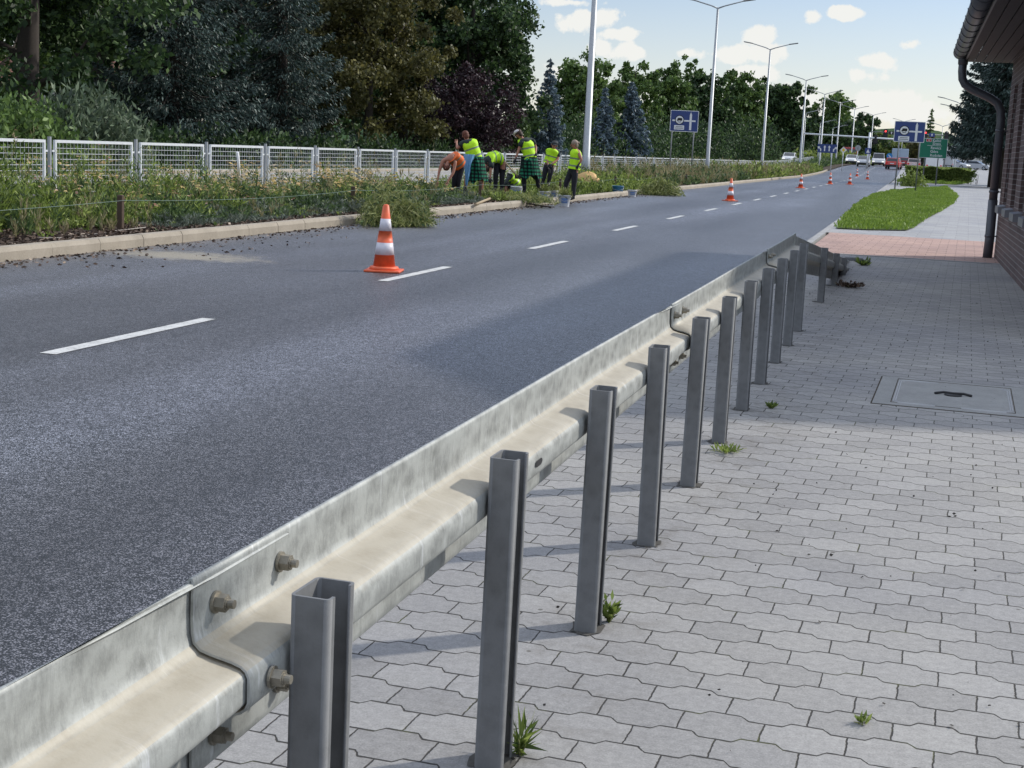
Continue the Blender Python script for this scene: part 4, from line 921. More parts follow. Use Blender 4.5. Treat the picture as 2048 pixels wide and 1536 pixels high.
# weed heaps pulled from the bed
W_G = foliage('cut_weeds', [(0, (.05, .065, .02)), (.4, (.16, .19, .05)), (.75, (.34, .36, .13)), (1, (.62, .58, .34))], trans=.3, var_scale=4)
def heap(c, rx, ry, H, n, label, leaf=.011, el=20, seed=0):
    root = empty('weed_pile', c, 0, label, 'weed pile', 'heaps of pulled weeds')
    d = unit(rng.normal(size=(n, 3))); d[:, 2] = np.abs(d[:, 2]); rr = rng.random((n, 1)) ** .4; a = np.arctan2(d[:, 1], d[:, 0])
    k = 1 + .28 * np.sin(3 * a + seed)[:, None] + .15 * np.sin(7 * a + 2 * seed)[:, None] + .12 * rng.normal(size=(n, 1)); C = d * rr * k * np.array([rx, ry, H]); C[:, 2] *= .62 + .38 * np.sin(C[:, 0] / rx * 3.1 + seed * 2 + 1) * np.cos(C[:, 1] / ry * 2.3 + seed)
    dr = np.stack([np.cos(a) * .9, np.sin(a) * .9, -.35 + .5 * rng.normal(size=n)], 1); C[:, 2] = np.abs(C[:, 2]) + .01
    quads_mesh('stalks', leaf_quads(C, rng.uniform(leaf * .6, leaf * 1.5, n), el, D=dr, jitter=.7), W_G, root)
    m = n // 2; quads_mesh('leaves', leaf_quads(C[:m] * np.array([.95, .95, .95]), rng.uniform(.02, .05, m), 2.2), L_B, root)
    return root
heap((-8.60, 23.5, -.03), .56, .80, .62, 4600, 'large heap of pulled green weeds on the kerb behind the nearest cone', seed=1)
heap((-9.55, 25.4, .06), .55, .8, .62, 2200, 'smaller brownish weed heap in the bed behind the large one', seed=4)
heap((-8.55, 50.2, -.03), .68, .9, .62, 2800, 'dark heap of pulled weeds right of the white bucket', .018, 14, seed=2)
heap((-9.6, 34.6, .06), 1.1, .9, .34, 2400, 'flat dark heap of weeds at the feet of the bending workers', .014, 14, seed=3)
# tufts growing at the foot of the posts
def tuft(c, r, h, n, label, leaf=.008, el=9, mat=None):
    root = empty('weed_tuft', c, 0, label, 'weed', 'weeds in the paving joints')
    a = rng.random(n) * 6.283; d = np.stack([np.cos(a), np.sin(a), rng.uniform(.4, 2.2, n)], 1); t = rng.random((n, 1))
    C = d * t * np.array([r, r, h / 1.6]); quads_mesh('blades', leaf_quads(C + np.array([0, 0, .01]), rng.uniform(leaf * .6, leaf * 1.4, n), el, D=d, jitter=.4), mat or L_A, root)
    mb = MB()
    for i in range(5): q = a[i]; mb.tube([(0, 0, -.01), (math.cos(q) * r * .6, math.sin(q) * r * .6, h * .5), (math.cos(q) * r * 1.2, math.sin(q) * r * 1.2, h * .75)], [.0025, .002, .001], 4)
    mb.build('stems', W_G, root)
tuft((-.765, 3.05, 0), .03, .07, 50, 'green grassy weed at the foot of the second nearest post', .009, 8)
tuft((-.765, 4.07, 0), .028, .05, 90, 'small leafy weed at the foot of the third nearest post', .014, 2.2)
tuft((-.74, 6.75, 0), .09, .02, 70, 'flat pale weed on the paving between two posts', .012, 3, G_HEDGE)
tuft((-.66, 8.1, 0), .03, .02, 36, 'small weed beside the seventh post', .012, 3)
tuft((-.58, 16.6, 0), .16, .05, 260, 'dry leaves gathered under the sloping rail end', .022, 2, MULCH)
tuft((-.56, 20.4, 0), .12, .07, 160, 'green weeds at the very end of the sloping rail', .02, 4)
tuft((.0, 3.55, 0), .02, .008, 30, 'tiny weed in a paving joint right of the posts', .008, 3, G_HEDGE)
# ------------------------------------------------------------------ street lamps
def lamp(pt, top, label, H2=None, arms=2, r0=.11, group='double arm street lamps on the median', Yd=None, name='street_lamp', armL=1.55, small=1):
    bx, by = pt.x, pt.y; zb = zg(by) + .03; H = top.z - zb
    root = empty(name, (bx, by, zb), R(2), label, 'street lamp', group)
    mb = MB(); mb.tube([(0, 0, -.05), (0, 0, 1.1), (0, 0, 1.12), (0, 0, H)], [r0 * 1.15, r0 * 1.1, r0, r0 * .55], 12); mb.build('pole', LAMPM, root)
    for s in ((-1, 1) if arms == 2 else (1,)):
        a = MB(); a.tube([(0, 0, H - .05), (s * .4, 0, H + .10), (s * armL, 0, H + .42)], [.045 * small, .04 * small, .035 * small], 8); ar = a.build('arm', LAMPM, root)
        h = MB(); c = Vector((s * (armL + .3), 0, H + .47)); M = Matrix.Rotation(-s * .16, 4, 'Y'); h.box(c, (.75, .26, .08), M=M, bev=.025); hd_ = h.build('lamp_head', plain('lamp_grey', (.22, .23, .24), .5), ar)
    return root
lampspec = [(1179, 175, 54.6, None), (1410, 322, 88, (1436, 15)), (1523, 318, 121.6, (1541, 98)), (1602, 318, 155, (1613, 160)), (1640, 318, 188, (1650, 188)), (1674, 318, 219, (1681, 206)), (1703, 318, 246, (1710, 218)), (1741, 318, 273, (1747, 230))]
ln = ['nearest tall street lamp pole, its top cut by the photo edge', 'second street lamp, arms just inside the top of the photo', 'third street lamp with its arms in front of a cloud', 'fourth street lamp of the median row',
      'fifth street lamp of the median row', 'sixth street lamp of the median row, left of the traffic light mast', 'seventh, very small street lamp of the median row', 'last street lamp in the row, seen above the traffic lights']
for i, (x, y, Y, tp) in enumerate(lampspec):
    if tp is None:
        X = -12.25; t = Vector((X, Y, 10.2))
    else: t = atY(*tp, Y)
    lamp(Vector((t.x, Y, 0)), t, ln[i], r0=.15 if i == 0 else .12)
for i, (tx, ty, Y, arms, lb) in enumerate([(1612, 226, 200, 1, 'slim single arm lamp beside the fourth tall lamp'), (1641, 246, 215, 1, 'slim single arm lamp left of the lane sign'), (1666, 256, 225, 1, 'slim single arm lamp right of the lane sign'),
        (1921, 206, 150, 2, 'street lamp whose arm shows left of the large spruce'), (1921, 219, 170, 2, 'lower street lamp behind the large spruce'), (1886, 252, 205, 2, 'small street lamp above the green sign, right'), (1808, 243, 300, 2, 'far street lamp hidden behind the right blue sign')]):
    t = atY(tx, ty, Y); lamp(Vector((t.x, Y, 0)), t, lb, arms=arms, r0=.07, group='slim lamps near the crossing')

# ------------------------------------------------------------------ road signs
BLUE = plain('sign_blue', (.028, .055, .20), .4, var=.05); SWHITE = plain('sign_white', (.75, .76, .78), .4, var=.04); SGREEN = plain('sign_green', (.0, .19, .105), .4, var=.05)
SBLACK = plain('sign_black', (.01, .01, .012), .5); SRED = plain('sign_red', (.55, .02, .02), .4); SYEL = plain('sign_yellow', (.75, .55, .05), .4)
SPOST = plain('sign_post', (.22, .23, .24), .5, .5)
def rrect(w, h, r, n=5):
    pts = []
    for cx, cy, a0 in ((w / 2 - r, h / 2 - r, 0), (-w / 2 + r, h / 2 - r, 90), (-w / 2 + r, -h / 2 + r, 180), (w / 2 - r, -h / 2 + r, 270)):
        for i in range(n + 1): a = R(a0 + 90 * i / n); pts.append((cx + r * math.cos(a), cy + r * math.sin(a)))
    return pts
def plate(mb, pts, z0, y0, y1, cx=0, mi=0):
    n = len(pts); vs = [(cx + p, y0, z0 + q) for p, q in pts] + [(cx + p, y1, z0 + q) for p, q in pts]
    mb.add(vs, [tuple(range(n - 1, -1, -1)), tuple(range(n, 2 * n))] + [(i, (i + 1) % n, n + (i + 1) % n, n + i) for i in range(n)], mi)
def circ(r, n=20, sx=1): return [(r * math.cos(2 * math.pi * i / n) * sx, r * math.sin(2 * math.pi * i / n)) for i in range(n)]
def text_part(s, size, loc, mat, parent, name='lettering', align='LEFT'):
    cu = bpy.data.curves.new(name, 'FONT'); cu.body = s; cu.size = size; cu.align_x = align; cu.extrude = .002; cu.offset = .004
    o = bpy.data.objects.new(name, cu); COL.objects.link(o); bpy.context.view_layer.update()
    me = bpy.data.meshes.new_from_object(o.evaluated_get(bpy.context.evaluated_depsgraph_get())); bpy.data.objects.remove(o); bpy.data.curves.remove(cu)
    me.materials.clear(); me.materials.append(mat); q = bpy.data.objects.new(name, me); COL.objects.link(q); q.parent = parent; q.location = loc; q.rotation_euler = (R(90), 0, 0); return q
def bus_sign(name, c, w, h, zbot, label, rz, legs):
    root = empty(name, c, rz, label, 'road sign')
    mb = MB()
    for lx in legs: mb.tube([(lx, .04, -.1), (lx, .04, zbot + h * .9)], .035, 8)
    for lx in legs[:1]: pass
    root_z = zbot + h / 2
    for lx in legs: p = MB(); p.tube([(lx, .04, -.1), (lx, .04, zbot + h * .9)], .035, 8); p.build('post', SPOST, root)
    b = MB(); plate(b, rrect(w, h, .05), root_z, -.012, .012); bd_ = b.build('board', SWHITE, root)
    f = MB(); plate(f, rrect(w - .06, h - .06, .04), root_z, -.016, -.0125); fb = f.build('blue_field', BLUE, bd_)
    s = MB(); k = w / 1.57
    plate(s, rrect(1.30 * k, .085 * k, .01), root_z + .02, -.019, -.0165, -.02)
    plate(s, [(-.06 * k, -.48 * k), (.06 * k, -.48 * k), (.06 * k, .36 * k), (0, .50 * k), (-.06 * k, .36 * k)], root_z, -.021, -.0165, .35 * k)
    s.build('road_symbol', SWHITE, bd_)
    r_ = MB(); plate(r_, circ(.255 * k), root_z + .06 * k, -.024, -.0215, -.27 * k, 0); plate(r_, circ(.215 * k), root_z + .06 * k, -.027, -.0245, -.27 * k, 1)
    tr = [(-.15, -.06), (-.15, .0), (-.11, .03), (-.11, .09), (-.04, .11), (.14, .10), (.15, -.04), (.10, -.04), (.08, -.075), (.04, -.04), (-.05, -.04), (-.08, -.075), (-.11, -.05)]
    plate(r_, [(a * k, b_ * k) for a, b_ in tr], root_z + .06 * k, -.030, -.0275, -.27 * k, 2)
    plate(r_, [(a * k, b_ * k) for a, b_ in [(-.12, -.015), (.12, -.015), (.07, .02), (-.07, .02)]], root_z - .06 * k, -.030, -.0275, -.27 * k, 2)
    r_.build('no_trucks_disc', [SBLACK, SWHITE, SBLACK], bd_)
    t = MB(); plate(t, rrect(.56 * k, .24 * k, .02), root_z - .36 * k, -.022, -.0165, -.27 * k, 0)
    for dz, ww in ((.04, .40), (-.04, .46)): plate(t, rrect(ww * k, .035 * k, .005), root_z + (-.36 + dz) * k, -.025, -.0225, -.27 * k, 1)
    t.build('small_plate', [SWHITE, plain('sign_text_grey', (.15, .17, .2), .5)], bd_)
    return root
p = atY(1819, 265, 80.5); bus_sign('road_sign', (p.x, 80.5, 0.02), 1.60, 1.10, 2.60, 'blue road sign on two thin posts standing in the grass island', R(3), (-.50, .58))
p = atY(1368.5, 243, 77); bus_sign('road_sign', (p.x, 77, 0.02), 1.50, 1.12, p.z - .56, 'blue road sign in the planted median against dark trees', R(14), (-.62, .55))
# green direction sign
p = atY(1866, 297, 118); gs = empty('direction_sign', (p.x, 118, .02), R(-2), 'green direction sign with white town names behind the blue sign at right', 'direction sign')
w, h = 2.15, 1.52; zc = p.z
for lx in (-.55, .45): q = MB(); q.tube([(lx, .05, -.1), (lx, .05, zc + .6)], .045, 8); q.build('post', SPOST, gs)
b = MB(); plate(b, rrect(w, h, .05), zc, -.015, .015); bo = b.build('board', SWHITE, gs)
f = MB(); plate(f, rrect(w - .06, h - .06, .04), zc, -.019, -.0155); f.build('green_field', SGREEN, bo)
f = MB(); plate(f, rrect(.40, .22, .03), zc + .60, -.022, -.0195, -.36, 1); plate(f, rrect(.36, .18, .03), zc + .60, -.025, -.0225, -.36, 0); f.build('route_box', [SRED, SWHITE], bo)
text_part('12', .17, (-.36, -.028, zc + .54), SWHITE, bo, align='CENTER')
for i, (s, z) in enumerate((('Kalisz', .50), ('Śrem', .26), ('Rawicz', -.06), ('Góra', -.34), ('Kościan', -.64))):
    text_part(s, .28, (-.08 if i < 2 else -.18, -.022, zc + z), SWHITE, bo)
f = MB(); plate(f, rrect(1.1, .025, .005), zc + .20, -.022, -.0195, .1); f.build('divider', SWHITE, bo)
# lane arrow sign
p = atY(1654.5, 297, 165); ls = empty('lane_sign', (p.x, 165, zg(165)), R(3), 'wide blue lane sign with white arrows on pale posts by the crossing', 'road sign')
for lx in (-.75, .55): q = MB(); q.tube([(lx, .05, -.1), (lx, .05, p.z - zg(165) + .4)], .05, 8); q.build('post', FENCEM, ls)
zc = p.z - zg(165); b = MB(); plate(b, rrect(2.15, .95, .05), zc, -.015, .015); bo = b.build('board', BLUE, ls)
ar = [(-.06, -.3), (.06, -.3), (.06, .12), (.16, .12), (0, .34), (-.16, .12), (-.06, .12)]
f = MB()
for cx in (-.28, .22): plate(f, ar, zc, -.019, -.0155, cx)
for sgn in (-1, 1): plate(f, [(sgn * a, b_) for a, b_ in [(-.08, -.32), (.04, -.32), (.04, -.12), (.20, .02), (.26, -.10), (.36, .18), (.06, .20), (.14, .10), (-.08, -.06)]][::sgn], zc, -.019, -.0155, .72 * sgn)
f.build('arrows', SWHITE, bo)
def small_sign(px, py, Y, pts, mats, label, name='road_sign', inner=None, rz=0, cat='road sign'):
    p = atY(px, py, Y); root = empty(name, (p.x, Y, zg(Y)), rz, label, cat); z = p.z - zg(Y)
    q = MB(); q.tube([(0, .05, -.1), (0, .05, z + .2)], .04, 8); q.build('post', FENCEM, root)
    b = MB(); plate(b, pts, z, -.01, .01); bo = b.build('board', mats[0], root)
    if inner: f = MB(); plate(f, inner, z, -.014, -.0105); f.build('symbol', mats[1], bo)
small_sign(1687, 300, 170, [(.38, 0), (0, .38), (-.38, 0), (0, -.38)], (SWHITE, SYEL), 'white and yellow diamond priority sign by the crossing', inner=[(.22, 0), (0, .22), (-.22, 0), (0, -.22)])
small_sign(1716, 296, 185, circ(.36), (LAMPM, SPOST), 'grey back of a round sign in front of dark trees', inner=rrect(.08, .4, .02))
small_sign(1736, 302, 190, rrect(.75, .75, .05), (BLUE, SWHITE), 'blue square crossing sign on the median nose', inner=[(-.22, -.22), (.22, -.22), (0, .24)])
small_sign(1779, 312, 215, circ(.42), (plain('sign_light_blue', (.02, .22, .55), .4), SWHITE), 'light blue round sign left of the grey truck', inner=[(-.2, .12), (-.12, .2), (.14, -.06), (.2, .0), (.2, -.22), (-.04, -.2), (.04, -.14)])
small_sign(1909, 300, 160, [(-.42, .3), (.42, .3), (0, -.42)], (SWHITE, SWHITE), 'white triangular sign back under the spruce')

# ------------------------------------------------------------------ traffic lights
def tl_head(root, x, z, red=True, back=False):
    b = MB(); b.box((x, 0, z), (.32, .22, .95), bev=.03); plate(b, rrect(.62, 1.25, .28), z, .09, .11, x) if back else None
    hd_ = b.build('signal_head', BLACK, root)
    for k, (dz, col) in enumerate(((.30, (1, .04, .03)), (0, None), (-.30, None))):
        l = MB(); l.lathe([(.02, 0), (.10, .004), (.115, -.02)], 14); 
        m = plain('lit_red_lamp', (.8, .05, .04), .4, emit=((1, .05, .05), 3.0)) if (col and red) else BLACK
        o = l.build('lamp', m, hd_); o.location = (x, -.13, z + dz); o.rotation_euler = (R(90), 0, 0)
def mast(base_px, Y, arm_l, arm_r, zarm_px, label, col, heads, armr=.06, mr=.11):
    p = atY(*base_px, Y); a = atY(*arm_l, Y); b = atY(*arm_r, Y); zb = zg(Y)
    root = empty('signal_mast', (p.x, Y, zb), 0, label, 'traffic light')
    q = MB(); q.tube([(0, 0, -.1), (0, 0, max(a.z, b.z) - zb + .5)], [mr, mr * .8], 10); q.build('mast', col, root)
    q = MB(); q.tube([(a.x - p.x, 0, a.z - zb), (b.x - p.x, 0, b.z - zb)], armr, 8); q.build('arm', col, root)
    for (hx, hy, red, back) in heads: h = atY(hx, hy, Y); tl_head(root, h.x - p.x, h.z - zb, red, back)
    return root, p, zb
mast((1737, 300), 196, (1608, 267), (1830, 281), 0, 'pale signal mast with a long white arm reaching left over the road', plain('white_mast', (.72, .75, .78), .4, .2), [(1751, 279, False, True)], .11, .16)
rt, p, zb = mast((1891, 300), 205, (1741, 263), (1894, 271), 0, 'dark traffic light gantry arm with two red lights over the lanes', SPOST, [(1771, 267, True, True), (1851, 270, True, True), (1893, 272, False, True)], .06)
for (x, y, w_, h_, m_, lb) in ((1783, 266, .75, .42, SBLACK, 'board'), (1864, 270, .75, .5, BLUE, 'board')):
    q = atY(x, y, 205); b = MB(); plate(b, rrect(w_, h_, .04), q.z - zb, -.10, -.08, q.x - p.x); bo = b.build(lb, m_, rt)
    f = MB(); plate(f, [(-.05, -.15), (.05, -.15), (.05, .04), (.13, .04), (0, .18), (-.13, .04), (-.05, .04)], q.z - zb, -.104, -.1005, q.x - p.x); f.build('arrow', SWHITE, bo)

# ------------------------------------------------------------------ vehicles
def car(x, Y, paint, label, kind='car', rear=False, L=4.2, W=1.78, H=1.48, name='parked_car', cat='car', rz=0, group='cars waiting and driving at the crossing', lit=True):
    root = empty(name, (x, Y, zg(Y) + ROADZ), rz + (0 if rear else math.pi), label, cat, group)   # local -y looks at the camera when rear=True (tail)
    h = H; l = L / 2
    prof = [(-l, .30), (-l - .02, .62), (-l + .05, .92), (-l + .18, 1.0), (l - 1.25, .98), (l - .15, .78), (l, .60), (l, .30)] if kind == 'car' else [(-l, .35), (-l, 1.05), (l - .9, 1.15), (l - .15, .95), (l, .6), (l, .35)]
    b = MB(); n = len(prof)
    for sx, ins in ((-1, 0), (-1, .0), (1, 0), (1, 0)): pass
    rows = []
    for f, zk in ((-1, .94), (-.92, 1), (.92, 1), (1, .94)):
        rows.append([(f * W / 2, y * (1 if abs(f) < 1 else .985), .3 + (z - .3) * zk) for y, z in prof])
    vs = [p for r_ in rows for p in r_]; fs = [(i * n + k, i * n + (k + 1) % n, (i + 1) * n + (k + 1) % n, (i + 1) * n + k) for i in range(3) for k in range(n)] + [tuple(range(n)), tuple(range(4 * n - 1, 3 * n - 1, -1))]
    b.add(vs, fs); 
    if kind == 'car': cab = [(-l + .10, .96), (-l + .45, h - .03), (-l + .8, h), (l - 2.0, h), (l - 1.15, .96)]
    else: cab = [(-l + .02, 1.0), (-l + .06, h - .04), (-l + .15, h), (l - 1.3, h), (l - .75, 1.05)]
    m = len(cab); vs = []
    for sx in (-1, 1):
        for y, z in cab: vs.append((sx * (W / 2 - .06 - .16 * (z - .95)), y, z))
    b.add(vs, [tuple(range(m)), tuple(range(2 * m - 1, m - 1, -1))] + [(i, m + i, m + i + 1, i + 1) for i in range(m - 1)])
    b.build('body', paint, root, True)
    # panes
    def pane(a, b_, wa, wb, name='windscreen'):
        (y0, z0), (y1, z1) = a, b_; d = Vector((0, y1 - y0, z1 - z0)); nn = Vector((0, -d.z, d.y)).normalized(); nn *= 1 if nn.y * (y0) > 0 else -1
        o = nn * .006; q = MB(); q.add([Vector((-wa, y0, z0)) + o, Vector((wa, y0, z0)) + o, Vector((wb, y1, z1)) + o, Vector((-wb, y1, z1)) + o], [(0, 1, 2, 3)]); q.build(name, GLASS, root)
    lerp = lambda a, b_, t: (a[0] + (b_[0] - a[0]) * t, a[1] + (b_[1] - a[1]) * t)
    pane(lerp(cab[0], cab[1], .14), lerp(cab[0], cab[1], .92), W / 2 - .17, W / 2 - .24, 'rear_window')
    pane(lerp(cab[-1], cab[-2], .1), lerp(cab[-1], cab[-2], .92), W / 2 - .15, W / 2 - .24)
    for sx in (-1, 1):
        q = MB(); xx = lambda z: sx * (W / 2 - .05 - .16 * (z - .95)); z0, z1 = 1.02, h - .1
        q.add([(xx(z0), -l + .5, z0), (xx(z0), l - 1.45, z0), (xx(z1), l - 2.0, z1), (xx(z1), -l + .7, z1)], [(0, 1, 2, 3)]); q.build('side_window', GLASS, root)
        for yy in (-l + .75, l - .85):
            t = MB(); t.tube([(sx * (W / 2 - .2), yy, .32), (sx * (W / 2 + .01), yy, .32)], .32, 18); tt = t.build('wheel', BLACK, root)
            t = MB(); t.tube([(sx * (W / 2 + .01), yy, .32), (sx * (W / 2 + .018), yy, .32)], .19, 12); t.build('rim', LAMPM, tt)
        t = MB(); t.box((sx * (W / 2 - .18), -l - .012, .80), (.22, .04, .22), bev=.01); t.build('tail_light', plain('lit_tail', (.6, .02, .02), .3, emit=((1, .05, .03), 1.5 if rear and lit else .1)), root)
        t = MB(); t.box((sx * (W / 2 - .25), l - .02, .66), (.32, .08, .16), bev=.02); t.build('headlight', plain('headlamp', (.8, .8, .78), .15, emit=((1, .95, .85), .8)), root)
        t = MB(); t.box((sx * (W / 2 + .08), l - 1.35, 1.02), (.16, .1, .13), bev=.02); t.build('mirror', BLACK, root)
    t = MB(); t.box((0, -l - .005, .44), (W - .1, .10, .26), bev=.03); t.box((0, l - .01, .42), (W - .15, .08, .22), bev=.03) ; t.build('bumper', BLACK, root)
    t = MB(); t.box((0, -l - .04, .74), (.50, .02, .11)); t.build('number_plate', SWHITE, root)
    return root
P_W = plain('paint_white', (.72, .73, .74), .25, var=.03); P_S = plain('paint_silver', (.45, .47, .50), .3, .4, var=.03); P_R = plain('paint_red', (.55, .07, .06), .25, var=.03); P_DR = plain('paint_dark_red', (.30, .02, .02), .25, var=.03)
P_PW = plain('paint_pinkish_white', (.62, .50, .48), .25, var=.03)
def cx(px, Y, py=325): return atY(px, py, Y).x
car(cx(1578, 205), 205, P_W, 'white car behind the fence, left of the fourth tall lamp')
car(cx(1611, 238), 238, P_S, 'pale silver car behind the fence beside the fourth tall lamp')
car(cx(1703, 226), 226, P_W, 'white car in front of the red truck')
car(cx(1727, 208), 208, P_S, 'silver car at the end of the planted median')
car(cx(1757, 222), 222, P_W, 'white van coming towards the camera in the oncoming lane', kind='van', L=5, H=1.9, W=1.85, name='van', cat='van')
car(cx(1788, 198), 198, P_R, 'red hatchback seen from behind, waiting at the red light', rear=True, name='waiting_car', rz=R(-6))
car(cx(1806, 214), 214, P_DR, 'dark red car just right of the red hatchback with lit tail lights', rear=True, name='waiting_car')
car(cx(1828, 200), 200, P_PW, 'light car with red tail lights, behind the hedge end', rear=True, name='waiting_car')
car(cx(1911, 235), 235, P_S, 'silver car parked beside the far end of the path', rz=R(70)); car(cx(1938, 255), 255, P_W, 'white car parked far away under the spruce', rz=R(80)); car(cx(1955, 245), 245, P_S, 'grey car parked at the right edge of the far path', rz=R(75))
def truck(x, Y, boxm, cabm, label, W=2.5, H=3.4, L=6, facing=False, rz=0, hz=.9):
    root = empty('truck', (x, Y, zg(Y) + ROADZ), rz + (math.pi if facing else 0), label, 'truck')
    b = MB(); b.box((0, -1.0, hz + (H - hz) / 2), (W, L - 2, H - hz), bev=.05)
    for k in range(6): b.box((-W / 2 - .01, -1.0 - (L - 2) / 2 + .3 + k * (L - 2.6) / 5, hz + (H - hz) / 2), (.03, .06, H - hz - .2))
    b.build('cargo_box', boxm, root)
    for s in (-1, 1):
        d = MB(); d.box((s * W / 4, -1 - (L - 2) / 2 - .015, hz + (H - hz) / 2), (W / 2 - .08, .03, H - hz - .16), bev=.01); d.build('rear_door', boxm, root)
    c = MB(); y = L / 2 - .9; c.add([(-W / 2 + .1, y - .9, .6), (W / 2 - .1, y - .9, .6), (W / 2 - .1, y + .9, .6), (-W / 2 + .1, y + .9, .6), (-W / 2 + .15, y - .9, 2.7), (W / 2 - .15, y - .9, 2.7), (W / 2 - .15, y + .55, 2.7), (-W / 2 + .15, y + .55, 2.7), (-W / 2 + .1, y + .9, 1.6), (W / 2 - .1, y + .9, 1.6)],
        [(3, 2, 1, 0), (4, 5, 6, 7), (0, 1, 5, 4), (1, 2, 9, 6, 5), (3, 0, 4, 7, 8), (2, 3, 8, 9), (8, 7, 6, 9)]); cb = c.build('cab', cabm, root, True)
    g = MB(); g.add([(-W / 2 + .25, y + .86, 1.72), (W / 2 - .25, y + .86, 1.72), (W / 2 - .3, y + .605, 2.55), (-W / 2 + .3, y + .605, 2.55)], [(0, 1, 2, 3)]); g.build('windscreen', GLASS, cb)
    for s in (-1, 1):
        for yy in (-L / 2 + 1.2, L / 2 - 1.1):
            t = MB(); t.tube([(s * (W / 2 - .35), yy, .45), (s * (W / 2 - .02), yy, .45)], .45, 18); t.build('wheel', BLACK, root)
        t = MB(); t.box((s * (W / 2 - .2), -L / 2 - .02, .75), (.22, .05, .14)); t.build('tail_light', MATS['lit_tail'], root)
    b = MB(); b.box((0, -L / 2 + .1, .6), (W - .1, .12, .14)); b.box((0, 0, .75), (1, L - 1.2, .2)); b.build('chassis', BLACK, root)
truck(cx(1799, 236), 236, plain('box_grey_blue', (.34, .42, .52), .5), P_W, 'blue grey truck box standing behind the red hatchback', H=2.75)
truck(cx(1698, 262), 262, plain('box_red', (.45, .10, .09), .5), P_DR, 'red truck behind the fence at the crossing', facing=True, H=2.9, rz=R(5))
truck(cx(1868, 196), 196, P_W, P_W, 'white delivery truck behind the hedge under the green sign', H=2.35, L=5.5, W=2.1, hz=.55)
truck(cx(1893, 222), 222, P_S, P_W, 'pale truck right of the white delivery truck', H=2.4, L=5.5, W=2.1, hz=.6)

# ------------------------------------------------------------------ far buildings, container, hill
def block(name, c, d, roofh, wallm, roofm, label, nwin, rz=0, zb=None, base=None, flatroof=False):
    z = zg(c[1]) if zb is None else zb
    root = empty(name, (c[0], c[1], z), rz, label, 'building'); w, dp_, h = d
    b = MB(); b.box((0, 0, h / 2 - .1), (w, dp_, h + .2)); wl_ = b.build('wall', wallm, root)
    if base: q = MB(); q.box((0, -dp_ / 2 - .03, .5), (w + .02, .06, 1.0)); q.build('plinth', base, root)
    r = MB()
    if flatroof: r.box((0, 0, h + .1), (w + .4, dp_ + .4, .25))
    else: r.add([(-w / 2 - .3, -dp_ / 2 - .3, h), (w / 2 + .3, -dp_ / 2 - .3, h), (w / 2 + .3, dp_ / 2 + .3, h), (-w / 2 - .3, dp_ / 2 + .3, h), (-w / 2 - .3, 0, h + roofh), (w / 2 + .3, 0, h + roofh)], [(3, 2, 1, 0), (0, 1, 5, 4), (2, 3, 4, 5), (1, 2, 5), (3, 0, 4)])
    r.build('roof', roofm, root)
    for i in range(nwin):
        xx = -w / 2 + w * (i + .5) / nwin; f = MB(); f.box((xx, -dp_ / 2 - .01, h * .55), (w / nwin * .55, .08, h * .34)); fr = f.build('window', P_W, root)
        g = MB(); g.box((xx, -dp_ / 2 - .055, h * .55), (w / nwin * .45, .02, h * .34 - .14)); g.build('pane', GLASS, fr)
PL = plain('pale_render', (.62, .60, .56), .8); TILE = plain('roof_tile', (.22, .09, .06), .8)
p = atY(100, 225, 82); block('house', (p.x, 84, 0), (9, 6, 3.6), 1.8, PL, TILE, 'pale house with brick base glimpsed between the left tree trunks', 4, R(20), base=m_brick('red_brick', (.30, .11, .07), (.36, .15, .10), (.4, .38, .35)), zb=.3)
p = atY(1925, 330, 300); block('market_hall', (p.x + 8, 300, 0), (26, 8, 3.2), 1.2, PL, plain('white_roof', (.6, .6, .6), .6), 'low white hall far beyond the path under the spruce', 7)
p = atY(1790, 330, 380); block('warehouse', (p.x, 392, 0), (34, 10, 3.0), 1.2, PL, TILE, 'long pale building low behind the crossing', 9)
p = atY(1700, 330, 340); block('shop', (p.x, 350, 0), (16, 8, 2.8), 1.2, plain('brown_render', (.3, .2, .15), .8), TILE, 'brown low building behind the red truck', 5)
ct = empty('container', (7.1, 128, zg(128)), R(0), 'light blue metal site container beside the footpath behind the downpipe', 'container')
b = MB(); b.box((0, 0, 1.3), (1.5, 6, 2.5), bev=.04)
for k in range(18): b.box((-.76, -2.8 + k * .33, 1.3), (.04, .12, 2.3))
CB = plain('container_blue', (.20, .38, .62), .5); b.build('body', CB, ct)
b = MB(); b.box((-.0, -3.02, 1.25), (1.2, .05, 2.2), bev=.01); dr = b.build('door', CB, ct); b = MB(); b.box((.3, -3.07, 1.2), (.04, .05, .5)); b.build('handle', LAMPM, dr)
mb = MB(); N = 60; 
for i in range(N + 1):
    a = -600 + 1000 * i / N; hh = 14 + 7 * math.sin(i * .22 + 1) + 2.5 * math.sin(i * .9); mb.v += [(a, 1150, -3), (a, 1200, hh * 1.6), (a, 1500, hh * 1.9)]
for i in range(N):
    for k in range(2): mb.f.append((3 * i + k, 3 * i + 3 + k, 3 * i + 4 + k, 3 * i + 1 + k)); mb.m.append(0); mb.sm.append(True)
tag(mb.build('hill', m_ground('wooded_hill', [(.35, (.02, .05, .018)), (.65, (.07, .12, .05))], .03, 1, .12)), kind='structure')
